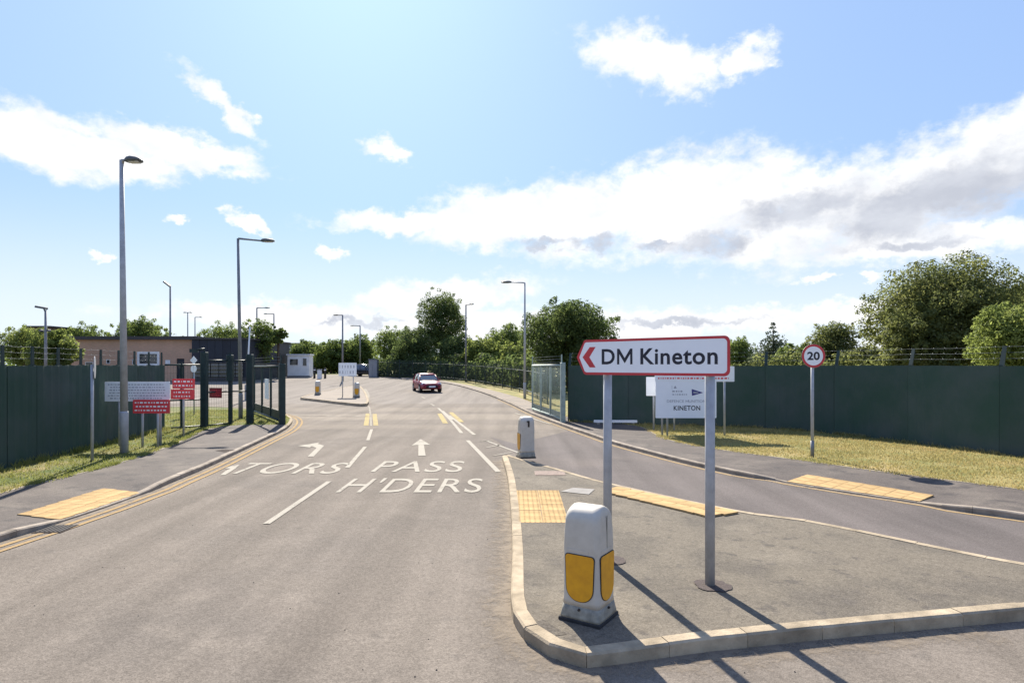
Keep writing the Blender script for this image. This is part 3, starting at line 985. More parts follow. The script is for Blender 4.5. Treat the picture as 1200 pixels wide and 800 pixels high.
arrow(P(493, 514.5), P(494.5, 534), 'ahead')
arrow(P(381, 518), P(364, 535), 'left')


def road_text(body, px0, py0, px1, py1, bold=0.002):
    """px0,py0 = bottom left corner, px1 = right end on the baseline, py1 = row of the letter tops"""
    a, b, t = P(px0, py0), P(px1, py0), P(px0, py1)
    letters('road_lettering', body, b.x - a.x, t.y - a.y, bold, M_white_paint, road, (a.x, a.y, MK), (0, 0, 0), 0.04)


road_text("H'DERS", 393, 577, 563, 561)
road_text('PASS', 434, 553, 540, 540.5)
road_text('TORS', 260, 555, 392, 542.5)
# the remnant of the letters before TORS: a bent stroke
mark('road_lettering', pxy([(258, 557), (264, 552), (270, 549), (263, 549), (270, 546.5), (281, 544.5), (276, 549), (270, 553), (264, 556.5)]))


# ------------------------------------------------------------------ grass blades
def inside(poly, xs, ys):
    n = len(poly); r = np.zeros(len(xs), bool); j = n - 1
    for i in range(n):
        xi, yi = poly[i]; xj, yj = poly[j]
        c = ((yi > ys) != (yj > ys)) & (xs < (xj - xi) * (ys - yi) / (yj - yi + 1e-12) + xi)
        r ^= c; j = i
    return r


def blades(name, poly, count, h0, h1, m, z0, seed, label, xr=None, yr=None, keep=None):
    rg_ = np.random.default_rng(seed)
    px = [p[0] for p in poly]; py = [p[1] for p in poly]
    xr = xr or (min(px), max(px)); yr = yr or (min(py), max(py))
    X = rg_.uniform(*xr, count * 3); Y = rg_.uniform(*yr, count * 3)
    k = inside(poly, X, Y)
    cl = np.sin(X * 2.3 + np.sin(Y * 1.7) * 2) + np.sin(Y * 2.9 + X * 1.1)
    k &= rg_.uniform(-2.6, 1.6, len(X)) < cl + 1.0
    X, Y = X[k][:count], Y[k][:count]; n = len(X)
    a = rg_.uniform(0, 2 * np.pi, n); h = rg_.uniform(h0, h1, n); w = rg_.uniform(0.004, 0.010, n) * 1.6
    Z = np.array([gz(y) for y in Y]) + z0
    lx, ly = rg_.normal(0, .5, n) * h, rg_.normal(0, .5, n) * h
    V = np.empty((n, 3, 3), np.float32)
    V[:, 0] = np.stack([X - w * np.cos(a), Y - w * np.sin(a), Z], 1)
    V[:, 1] = np.stack([X + w * np.cos(a), Y + w * np.sin(a), Z], 1)
    V[:, 2] = np.stack([X + lx, Y + ly, Z + h], 1)
    me = bpy.data.meshes.new(name)
    me.vertices.add(n * 3); me.vertices.foreach_set('co', V.ravel())
    me.loops.add(n * 3); me.loops.foreach_set('vertex_index', np.arange(n * 3, dtype=np.int32))
    me.polygons.add(n); me.polygons.foreach_set('loop_start', np.arange(0, n * 3, 3, dtype=np.int32))
    me.update(calc_edges=True)
    o = link(name, me, m)
    stuff(o); tag(o, label, 'grass')
    return o


blades('verge_grass', lg, 42000, 0.03, 0.09, M_blade_l, 0.09, 3, 'patchy green grass on the verge below the notice boards', (-17, -8.5), (9.5, 33))
blades('verge_grass', rg, 70000, 0.025, 0.07, M_blade_r, 0.09, 4, 'dry yellow grass on the verge round the speed limit sign', (4, 15), (9, 26))

def edge_tufts(name, path, s0, s1, off, spread, count, h0, h1, m, z0, seed, label):
    rg_ = np.random.default_rng(seed)
    ss = rg_.uniform(s0, s1, count * 2)
    keep = np.sin(ss * 3.1 + seed) + np.sin(ss * 7.7) > rg_.uniform(-1.4, 1.2, len(ss))
    ss = ss[keep][:count]; n = len(ss)
    P_ = np.array([path.off(float(q), off + float(d)) for q, d in zip(ss, rg_.normal(0, spread, n))])
    a = rg_.uniform(0, 2 * np.pi, n); h = rg_.uniform(h0, h1, n); w = rg_.uniform(0.006, 0.014, n)
    Z = np.array([gz(y) for y in P_[:, 1]]) + z0
    V = np.empty((n, 3, 3), np.float32)
    V[:, 0] = np.stack([P_[:, 0] - w * np.cos(a), P_[:, 1] - w * np.sin(a), Z], 1)
    V[:, 1] = np.stack([P_[:, 0] + w * np.cos(a), P_[:, 1] + w * np.sin(a), Z], 1)
    V[:, 2] = np.stack([P_[:, 0] + rg_.normal(0, .5, n) * h, P_[:, 1] + rg_.normal(0, .5, n) * h, Z + h], 1)
    me = bpy.data.meshes.new(name)
    me.vertices.add(n * 3); me.vertices.foreach_set('co', V.ravel())
    me.loops.add(n * 3); me.loops.foreach_set('vertex_index', np.arange(n * 3, dtype=np.int32))
    me.polygons.add(n); me.polygons.foreach_set('loop_start', np.arange(0, n * 3, 3, dtype=np.int32))
    me.update(calc_edges=True)
    o = link(name, me, m); stuff(o); tag(o, label, 'grass')


edge_tufts('edge_grass', LB, 0, LB.len * .85, 0.02, .05, 3500, .03, .10, M_blade_l, .095, 71, 'grass spilling over the edging of the footway by the notice boards')
edge_tufts('edge_grass', RBp, RBp.len * .5, RBp.len, 0.02, .06, 4500, .025, .08, M_blade_r, .095, 72, 'dry grass spilling over the edging of the footway by the speed sign')


def grit_mat():
    m = bpy.data.materials.new('gutter_grit'); m.use_nodes = True
    nt = m.node_tree; N, L = nt.nodes.new, nt.links.new
    b = nt.nodes['Principled BSDF']; b.inputs['Roughness'].default_value = 0.95
    b.inputs['Base Color'].default_value = (0.23, 0.185, 0.135, 1)
    g = N('ShaderNodeNewGeometry'); n = N('ShaderNodeTexNoise'); n.inputs['Scale'].default_value = 5; n.inputs['Detail'].default_value = 8; n.inputs['Roughness'].default_value = .75
    L(g.outputs['Position'], n.inputs['Vector'])
    at = N('ShaderNodeAttribute'); at.attribute_name = 'edge'
    ad = N('ShaderNodeMath'); ad.operation = 'MULTIPLY_ADD'; L(at.outputs['Fac'], ad.inputs[0]); ad.inputs[1].default_value = 0.34; L(n.outputs[0], ad.inputs[2])
    mr = N('ShaderNodeMapRange'); mr.inputs[1].default_value = .60; mr.inputs[2].default_value = .85; mr.inputs[4].default_value = .75; L(ad.outputs[0], mr.inputs[0])
    L(mr.outputs[0], b.inputs['Alpha'])
    return m


M_grit = grit_mat()


def gutter(path, s0, s1, wid, side):
    n = max(4, int((s1 - s0) / .4)); vs, fs, at = [], [], []
    for i in range(n + 1):
        q = s0 + (s1 - s0) * i / n
        for k in range(4):
            p = path.off(q, side * (0.005 + wid * k / 3)); vs.append((p.x, p.y, gz(p.y) + .0065)); at.append(1 - k / 3)
    for i in range(n):
        for k in range(3): fs.append((i * 4 + k, i * 4 + k + 1, i * 4 + k + 5, i * 4 + k + 4))
    me = MB().add(vs, fs).mesh('gutter_grit')
    a = me.attributes.new('edge', 'FLOAT', 'POINT'); a.data.foreach_set('value', at)
    stuff(link('gutter_grit', me, M_grit, road))


gutter(LKp, 0, LKp.len * .8, .5, -1)
gutter(ISp, 0.1, ISp.len * .5, .45, -1)
gutter(RKp, RKp.len * .4, RKp.len, .35, -1)
# small dark stones and chewed bits of tarmac lying on the road and the island
rs = random.Random(19)
mbs = MB()
for k in range(120):
    x, y = rs.uniform(-7, 6), rs.uniform(4.2, 16)
    zz = 0.0
    r = rs.uniform(.003, .008)
    on_island = inside([(q.x, q.y) for q in ISp.p], np.array([x]), np.array([y]))[0]
    if not on_island and y > 12: continue
    zz = (IZ - .008) if on_island else 0.002
    mbs.add([(x - r, y - r * .7, zz), (x + r, y - r, zz), (x + r * .8, y + r, zz), (x - r * .6, y + r, zz), (x, y, zz + r)], [(0, 1, 4), (1, 2, 4), (2, 3, 4), (3, 0, 4)])
o_ = mbs.build('loose_chippings', M_rubber); stuff(o_); tag(o_, 'scattered dark chippings lying on the tarmac', 'chippings')

# ================================================================== FENCES AND GATES


def cranked_post(parent, p, h, w, ext, m, lean, tang):
    mb = MB().box((p.x, p.y, p.z + h / 2), (w, w, h), math.atan2(tang.y, tang.x))
    nrm = Vector((-tang.y, tang.x, 0)) * lean
    a = Vector((p.x, p.y, p.z + h)); b = a + Vector((0, 0, ext)) + nrm * ext * 0.25
    t = tang * (w / 2); q = Vector((-tang.y, tang.x, 0)) * 0.015
    mb.add([a - t - q, a + t - q, a + t + q, a - t + q, b - t * .8 - q, b + t * .8 - q, b + t * .8 + q, b - t * .8 + q],
           [(0, 1, 5, 4), (1, 2, 6, 5), (2, 3, 7, 6), (3, 0, 4, 7), (4, 5, 6, 7)])
    return mb.build('post', m, parent)


def sheeted_fence(name, label, path, bay, h, ext, lean, post_w, behind, top_jit=0.012, last_post=True):
    f = thing(name, (0, 0, 0), 0, label, 'fence')
    n = max(1, round(path.len / bay))
    bay = path.len / n
    rnd = random.Random(5)
    for i in range(n):
        nn = 10
        s0, s1 = i * bay + 0.006, (i + 1) * bay - 0.006
        jt, jb = rnd.uniform(-top_jit, top_jit), rnd.uniform(-.01, .01)
        secs = []
        for k in range(nn + 1):
            s = s0 + (s1 - s0) * k / nn
            rip = 0.010 * math.sin(k * 2.1 + i) + rnd.uniform(-.004, .004)
            a = path.off(s, 0.012 + rip); b = path.off(s, -0.012 + rip)
            zt = a.z + h + jt + 0.006 * math.sin(k * 1.3 + i * 2)
            zb = a.z - 0.02 + jb
            secs.append([(a.x, a.y, zb), (a.x, a.y, zt), (b.x, b.y, zt), (b.x, b.y, zb)])
        MB().loft(secs, smooth=False).build('sheet_panel', M_green, f)
    for i in range(n + 1):
        s = min(max(i * bay, 0.02), path.len - 0.02)
        p = path.off(s, behind)
        cranked_post(f, p, h + 0.02, post_w, ext, M_greenpost, lean, path.tan(s))
    for k in range(3):
        zz = h + ext * (0.35 + 0.31 * k)
        pts = []
        for s in np.linspace(0, path.len, 2 * n + 1):
            p = path.off(float(s), behind + lean * 0.25 * (zz - h)); p.z += zz + 0.02 - (0.02 if int(round(s / bay * 2)) % 2 else 0)
            pts.append(p)
        mb = MB().tube(pts, 0.003, 4)
        for s in np.arange(0.1, path.len, 0.35):      # barbs
            p = path.off(float(s), behind + lean * 0.25 * (zz - h)); p.z += zz + 0.01
            mb.tube([p + Vector((0, -.02, -.025)), p + Vector((0, .02, .025))], 0.0025, 3)
        mb.build('barbed_wire', M_wire, f)
    return f


FL = Path(catmull([Vector((-11.1, 8.0, .1)), Vector((-11.6, 12.0, .1)), P(20, 545, .1), Vector((-12.45, 19, .1)), P(193, 503.2, .1)], 5))
sheeted_fence('sheeted_fence', 'long dark green sheeted security fence behind the white and red notice boards', FL, 1.07, 2.4, 0.46, 0, 0.11, 0.10)
FRpts = [P(666, 493.5, .1), P(750, 497, .1), P(870, 500, .1), P(940, 504.5, .1), Vector((12.0, 20.0, .1)), Vector((13.0, 17.2, .1)), Vector((14.2, 14.2, .1)), Vector((15.7, 10.5, .1)), Vector((17.3, 7.0, .1))]
FR = Path(catmull(FRpts, 6))
sheeted_fence('sheeted_fence', 'dark green sheeted security fence along the grass behind the round speed limit sign', FR, 2.75, 2.39, 0.52, 1, 0.12, 0.10)


edge_tufts('fence_weeds', FL, 0, FL.len, -0.10, .05, 2200, .06, .22, M_blade_l, .09, 73, 'taller weeds growing along the foot of the green fence behind the notice boards')
edge_tufts('fence_weeds', FR, 0, FR.len * .9, -0.10, .05, 3200, .05, .16, M_blade_r, .09, 74, 'taller dry weeds growing along the foot of the green fence behind the speed sign')


# see-through fence on posts between the left fence and the gate
def mesh_fence():
    a, b, c, d = P(193, 503.2, .1), P(239.5, 500, .1), P(270, 497, .1), P(293, 496, .1)
    f = thing('mesh_fence', (b.x, b.y, b.z), 0, 'see-through dark wire mesh fence on thick posts beside the dark open gate', 'fence')
    L = lambda p: p - b
    A, B, C, D = L(a), L(b), L(c), L(d)
    MB().box((B.x, B.y, 1.46), (0.24, 0.22, 2.92), 0, 0.02).build('post', M_greenpost, f)
    MB().box((C.x, C.y, 1.45), (0.13, 0.13, 2.9)).build('post', M_greenpost, f)
    MB().box((D.x, D.y, 1.43), (0.25, 0.22, 2.86), 0, 0.02).build('post', M_greenpost, f)
    MB().box((C.x, C.y - 0.03, 2.3), (0.24, 0.2, 1.05), 0, 0.02).build('control_box', M_greenpost, f)
    MB().tube([B + Vector((0, 0, 2.92)), B + Vector((0, 0, 3.05)), B + Vector((-.25, -.1, 3.0))], 0.035, 6).box((B.x - 0.34, B.y - 0.13, 2.97), (0.3, 0.14, 0.14), 0.3).build('camera_bracket', M_greenpost, f)
    for p, q, hs in ((A, B, (0.05, 1.08, 2.42)), (B, C, (0.05, 2.6, 1.34)), (C, D, (2.6, 1.34))):
        for hz in hs:
            MB().tube([p + Vector((0, 0, hz)), q + Vector((0, 0, hz))], 0.03, 6).build('rail', M_greenpost, f)
    for p, q in ((A, B), (B, C)):
        mb = MB(); n = int((q - p).length / 0.10)
        for k in range(1, n):
            t = p.lerp(q, k / n)
            mb.tube([t + Vector((0, 0, .05)), t + Vector((0, 0, 2.45))], 0.0035, 3)
        for k in range(1, 8):
            mb.tube([p + Vector((0, 0, .3 * k)), q + Vector((0, 0, .3 * k))], 0.0035, 3)
        stuff(mb.build('mesh_wires', M_greenpost, f))
    E = (A + B) * 0.5
    MB().box((E.x - .12, E.y, 1.25), (0.09, 0.09, 2.5)).build('post', M_greenpost, f)
    return B, C, b


mesh_fence()


def swing_gate(hinge, tip, label, h=2.35, mm=None, n_bars=3, kick=0.35, hinge_w=0.3, dense=0.07, wire=0.007):
    mm = mm or M_greenpost
    d = tip - hinge; L = Vector((d.x, d.y, 0)).length
    g = thing('swing_gate', hinge, math.atan2(d.y, d.x), label, 'gate', 'pair of open entrance gates')
    zb, r = 0.12, 0.05
    MB().box((0, 0, (h + .12) / 2), (hinge_w, hinge_w, h + .12), 0, 0.02).build('hinge_post', mm, g)
    x0 = hinge_w / 2 + 0.10
    MB().tube([(x0, 0, zb), (L, 0, zb)], r, 8).build('bottom_rail', mm, g)
    MB().tube([(x0, 0, h), (L, 0, h)], r, 8).build('top_rail', mm, g)
    for k in range(n_bars + 2):
        x = x0 + (L - x0) * k / (n_bars + 1)
        MB().box((x, 0, (zb + h) / 2), (0.09, 0.08, h - zb)).build('stile', mm, g)
    MB().box(((x0 + L) / 2, -0.01, zb + kick / 2 + .05), (L - x0 - .1, 0.02, kick)).build('kick_plate', mm, g)
    mb = MB(); n = int((L - x0) / dense)
    for k in range(1, n):
        x = x0 + (L - x0) * k / n
        mb.tube([(x, 0.02, zb), (x, 0.02, h)], wire, 3)
    stuff(mb.build('mesh_infill', mm, g))
    for hz in (0.45, h - 0.3):
        MB().tube([(0, -hinge_w / 2, hz), (x0, -hinge_w / 2 + .02, hz)], 0.035, 6).build('hinge', mm, g)
    for k in range(3):
        MB().tube([(x0, 0, h + .14 + .13 * k), (L, 0, h + .14 + .13 * k)], 0.006, 3).build('barbed_wire', M_wire, g)
    for x in (x0, L):
        MB().box((x, 0, h + .24), (0.05, 0.05, .46)).build('wire_holder', mm, g)
    MB().tube([(L - .2, 0, zb), (L - .2, 0, 0.03)], 0.04, 6).build('drop_bolt', mm, g)
    return g


hl, tl = P(330.5, 497, .1), P(298, 484, .1)
GL = swing_gate(hl, tl, 'dark green open entrance gate standing between kerb and mesh fence', 2.35, M_greenpost, 2, dense=0.22, wire=.004, hinge_w=.24)
hr, tr = P(659.5, 494.5, .1), P(624, 481, .1)
GR = swing_gate(hr, tr, 'pale grey-green open entrance gate hinged to the end of the green fence', 2.40, M_gategreen, 2, dense=0.10, wire=.0045, hinge_w=.2, kick=.22)
# white notice on the left gate, facing the road
MB().box((3.0, 0.07, 1.35), (0.9, 0.02, 0.9)).build('notice_plate', M_signpale, GL)
# white bar lying at the foot of the right fence
p = P(720, 496.5, .1)
wb = thing('white_rail', (p.x, p.y - 0.25, p.z), R(-2), 'low white rail lying at the foot of the green fence beside the pale gate', 'rail')
MB().box((0, 0, 0.13), (1.75, 0.09, 0.10), 0, 0.01).build('beam', M_frame, wb)
for sx in (-.7, .7): MB().box((sx, 0, 0.04), (0.12, 0.12, 0.08)).build('foot', M_cover, wb)

# ================================================================== SIGNS


def print_rows(mb, x0, x1, z0, z1, rows, seed, y=-0.012, fill=0.6, wmin=0.02, wmax=0.09):
    rnd = random.Random(seed); rh = (z1 - z0) / rows
    for r in range(rows):
        zc = z1 - rh * (r + .5); x = x0 + rnd.uniform(0, (x1 - x0) * .05); xe = x1 - rnd.uniform(0, (x1 - x0) * .1)
        while x < xe - 0.02:
            w = min(rnd.uniform(wmin, wmax), xe - x)
            mb.box((x + w / 2, y, zc), (w, 0.002, rh * fill * rnd.uniform(.8, 1)))
            x += w + rh * 0.35
    return mb


def direction_sign():
    d = POST_R - POST_L; ang = math.atan2(d.y, d.x); L = Vector((d.x, d.y, 0)).length
    s = thing('direction_sign', POST_L, ang, 'white direction sign with red border and red arrow reading DM Kineton', 'sign')
    zl, zh = 2.385 - IZ, 2.815 - IZ
    H = zh - zl; zc = (zl + zh) / 2
    xl, xr = -0.39 * L / 1.28, 1.53 * L / 1.28
    fy = -0.085                                  # front of the plate
    def outline(inset):
        r = 0.06 - inset * .5; x1 = xr - inset; z0, z1 = zl + inset, zh - inset; xt = xl + inset * 1.25; xs = xl + 0.115 + inset * .35
        pts = []
        for (cx, cz, a0) in ((x1 - r, z0 + r, -90), (x1 - r, z1 - r, 0)):
            for k in range(6):
                a = R(a0 + 18 * k); pts.append((cx + r * math.cos(a), cz + r * math.sin(a)))
        pts += [(xs + .015, z1), (xs - .01, z1 - .012), (xt + .012, zc + .03), (xt, zc), (xt + .012, zc - .03), (xs - .01, z0 + .012), (xs + .015, z0)]
        return pts
    MB().prism(outline(0.004), fy + 0.004, fy + 0.010).build('backing_plate', M_signgrey, s)
    MB().ring(outline(0.0), outline(0.030), fy - 0.001, fy + 0.0035).build('red_border', M_signred, s)
    MB().prism(outline(0.029), fy, fy + 0.0035).build('white_face', M_signwhite, s)
    # chevron arrow
    cx = xl + 0.085
    ch = [(cx, zc), (cx + .105, zc + .125), (cx + .19, zc + .125), (cx + .10, zc), (cx + .19, zc - .125), (cx + .105, zc - .125)]
    MB().prism(ch, fy - 0.0012, fy - 0.0002).build('arrow', M_signred, s)
    letters('letter', 'DM Kineton', 1.43 * L / 1.28, 0.185, 0.020, M_signblack, s, (-0.03, fy - 0.0015, zc - 0.088), (R(90), 0, 0), 0.035)
    for i, x in enumerate((0.0, L)):
        MB().tube([(x, 0, -0.05), (x, 0, zh - 0.03)], 0.052, 20).build('post', M_galv, s)
        MB().tube([(x, 0, zh - 0.03), (x, 0, zh - 0.01)], [0.056, 0.05], 20).build('post_cap', M_rubber, s)
        for hz in (zl + .09, zh - .09):
            MB().tube([(x, 0, hz - .015), (x, 0, hz + .015)], 0.058, 16).box((x, -0.055, hz), (0.07, 0.05, 0.03)).build('clamp', M_galv, s)
    for hz in (zl + .09, zh - .09):
        MB().box(((xl + xr) / 2 + .05, fy + 0.018, hz), (xr - xl - .25, 0.014, 0.03)).build('stiffening_rail', M_galv, s)
    return s


direction_sign()


def speed_sign():
    b = P(952, 535, .1); Y = b.y
    s = thing('speed_limit_sign', b, 0, 'round 20 speed limit sign with red ring on a grey post in the grass', 'sign')
    zc = Zat(417, Y) - b.z; r = 0.31
    MB().tube([(0, 0, -.05), (0, 0, zc + r * .8)], 0.04, 14).build('post', M_galv, s)
    MB().tube([(0, 0, 0.02), (0, 0, 0.42)], 0.046, 14).build('post_sleeve', M_galv_dk, s)
    circ = lambda q: [(q * math.cos(2 * math.pi * k / 40), zc + q * math.sin(2 * math.pi * k / 40)) for k in range(40)]
    MB().prism(circ(r), -0.060, -0.054).build('backing_plate', M_signgrey, s)
    MB().ring(circ(r - .004), circ(r * .80), -0.064, -0.0602).build('red_ring', M_signred, s)
    MB().prism(circ(r * .805), -0.063, -0.0602).build('white_face', M_signwhite, s)
    letters('letter', '20', 0.33, 0.215, 0.03, M_signblack, s, (-0.165, -0.0645, zc - 0.107), (R(90), 0, 0))
    for q in (.12, -.12): MB().box((0, -0.035, zc + q), (0.1, .04, .03)).build('clamp', M_galv, s)


speed_sign()


def board(name, label, cat, Y, px0, px1, py0, py1, posts, m, group=None, seed=1, rows=4, ink=None, base_z=0.1, depth=0.02, post_r=0.035, rz=0.0, fill=.55):
    x0, x1 = Xat(px0, Y), Xat(px1, Y)
    xc = (x0 + x1) / 2; g = gz(Y) + base_z
    s = thing(name, (xc, Y, g), rz, label, cat, group)
    zt, zb = Zat(py0, Y) - g, Zat(py1, Y) - g
    w = x1 - x0
    MB().prism(rrect(w, zt - zb, 0.02, 3, 0, (zt + zb) / 2), -depth - 0.03, -0.03).build('board', m, s)
    if rows:
        mb = print_rows(MB(), -w / 2 + .04 * w, w / 2 - .04 * w, zb + .08 * (zt - zb), zt - .08 * (zt - zb), rows, seed, -depth - 0.032, fill)
        stuff(mb.build('print', ink or M_greyprint, s))
    for ppx in posts:
        x = Xat(ppx, Y) - xc
        MB().tube([(x, 0, -0.05), (x, 0, zt - .03)], post_r, 10).build('post', M_galv, s)
    return s, w, zb, zt


p = P(167, 520, .1)
board('notice_board', 'wide white notice board of dense black text behind the tall lamp post', 'sign', P(140, 522, .1).y, 124, 200, 447, 470, (140, 188), M_signpale, seed=3, rows=6, fill=.42)
board('notice_board', 'red notice board with white text on two posts below the wide white one', 'sign', P(167, 523, .1).y - .1, 157, 200, 468, 484, (167, 185), M_noticered, seed=4, rows=3, ink=M_signpale, fill=.42)
Yr = P(215, 512, .1).y
s, w, zb, zt = board('warning_sign', 'stacked pair of red warning plates on one grey post by the mesh fence', 'sign', Yr, 203, 229, 443.5, 455, (215,), M_noticered, seed=5, rows=2, ink=M_signpale, fill=.4)
z2t, z2b = Zat(456, Yr) - .1, Zat(467.5, Yr) - .1
MB().prism(rrect(w * 1.06, z2t - z2b, 0.02, 3, -.03, (z2t + z2b) / 2), -0.05, -0.03).build('lower_board', M_noticered, s)
stuff(print_rows(MB(), -w * .45, w * .4, z2b + .03, z2t - .03, 2, 8, -0.052, .4).build('print', M_signpale, s))
# dark red plate on the mesh fence
b = P(254, 498.5, .1)
ds = thing('small_sign', (b.x, b.y - 0.08, 0.1), R(-12), 'small dark red plate hung on the mesh fence between two dark posts', 'sign')
MB().prism(rrect(0.56, 0.40, 0.015, 3, 0, Zat(460, b.y) - .1), -0.015, 0).build('plate', M_darkred, ds)
stuff(print_rows(MB(), -.22, .22, Zat(460, b.y) - .24, Zat(460, b.y) + .04, 3, 9, -0.017).build('print', M_noticered, ds))
# thin post with an edge-on plate in the left verge
b = P(108, 540, .1)
es = thing('edge_on_sign', b, R(120), 'slim grey post with an edge-on sign plate in grass by the lamp post', 'sign')
MB().tube([(0, 0, -.05), (0, 0, 2.42)], 0.036, 12).build('post', M_galv, es)
MB().prism([(0.28 * math.cos(2 * math.pi * k / 28), 2.35 + 0.28 * math.sin(2 * math.pi * k / 28)) for k in range(28)], -0.06, -0.05).build('plate', M_signgrey, es)
MB().box((0, -.035, 2.35), (0.09, .05, .04)).build('clamp', M_galv, es)
# small round and diamond plates beyond the mesh fence
b = P(227.5, 486, .1)
ws = thing('small_sign', b, 0, 'thin post carrying a white diamond plate over a white disc behind the mesh fence', 'sign')
z1, z2 = Zat(422, b.y) - b.z, Zat(432, b.y) - b.z
MB().tube([(0, 0, -.05), (0, 0, z1 + .1)], 0.03, 8).build('post', M_galv, ws)
MB().prism([(.17, z1), (0, z1 + .2), (-.17, z1), (0, z1 - .2)], -.05, -.035).build('diamond_plate', M_signwhite, ws)
MB().prism([(.15 * math.cos(k * math.pi / 10), z2 + .17 * math.sin(k * math.pi / 10)) for k in range(20)], -.05, -.035).build('disc_plate', M_signwhite, ws)


# boards on the right verge
def kineton_board():
    Y = P(782, 510, .1).y
    s, w, zb, zt = board('name_board', 'white board with navy arrow logo reading KINETON on the dry grass verge', 'sign', Y, 768, 839, 446.5, 489.5, (782, 833), M_signwhite, rows=0)
    y = -0.0525; H = zt - zb
    sx = w / 71.0; X = lambda px: (px - 803.5) * sx; Zp = lambda py: zt - (py - 446.5) * H / 43.0
    for o_ in letters('letter', 'DEFENCE MUNITIONS', X(829) - X(781), Zp(468.3) - Zp(471.3), 0.01, M_greyprint, s, (X(781), y, Zp(471.3)), (R(90), 0, 0)): pass
    letters('letter', 'KINETON', X(820) - X(789), Zp(475) - Zp(480.5), 0.02, M_signblack, s, (X(789), y, Zp(480.5)), (R(90), 0, 0), .05)
    fl = [(X(810), Zp(455.5)), (X(823.5), Zp(459.8)), (X(810.3), Zp(463.5))]
    MB().prism(list(reversed(fl)), y, y + .0018).build('logo', M_purple, s)
    MB().prism([(X(812), Zp(460.8)), (X(818), Zp(460.3)), (X(818), Zp(459.4)), (X(812), Zp(458.6))], y - .001, y - 0.0004).build('logo_mark', M_greyprint, s)
    mb = MB().box((X(787), y, Zp(453.5)), (0.012, .002, .13))
    mb.prism([(X(789), Zp(455)), (X(792.5), Zp(455)), (X(791.2), Zp(452)), (X(790.3), Zp(452))], y, y + .0018)
    print_rows(mb, X(787), X(801), Zp(460), Zp(456.5), 1, 11, y)
    print_rows(mb, X(787), X(806), Zp(463.5), Zp(460.5), 1, 12, y, 0.5)
    stuff(mb.build('print', M_greyprint, s))


kineton_board()
board('notice_board', 'white board half hidden behind the KINETON board', 'sign', P(766, 504, .1).y, 757, 798, 441.5, 463.5, (766, 790), M_signwhite, seed=21, rows=0)
Yb = P(849, 511, .1).y
s, w, zb, zt = board('notice_board', 'wide white board with a red strip of text behind the direction sign', 'sign', Yb + 0.25, 767, 860, 429, 447, (776, 849), M_signpale, rows=0)
stuff(print_rows(MB(), -w * .46, w * .44, zb + .06, zb + .17, 1, 31, -0.0525, .5).build('print', M_noticered, s))


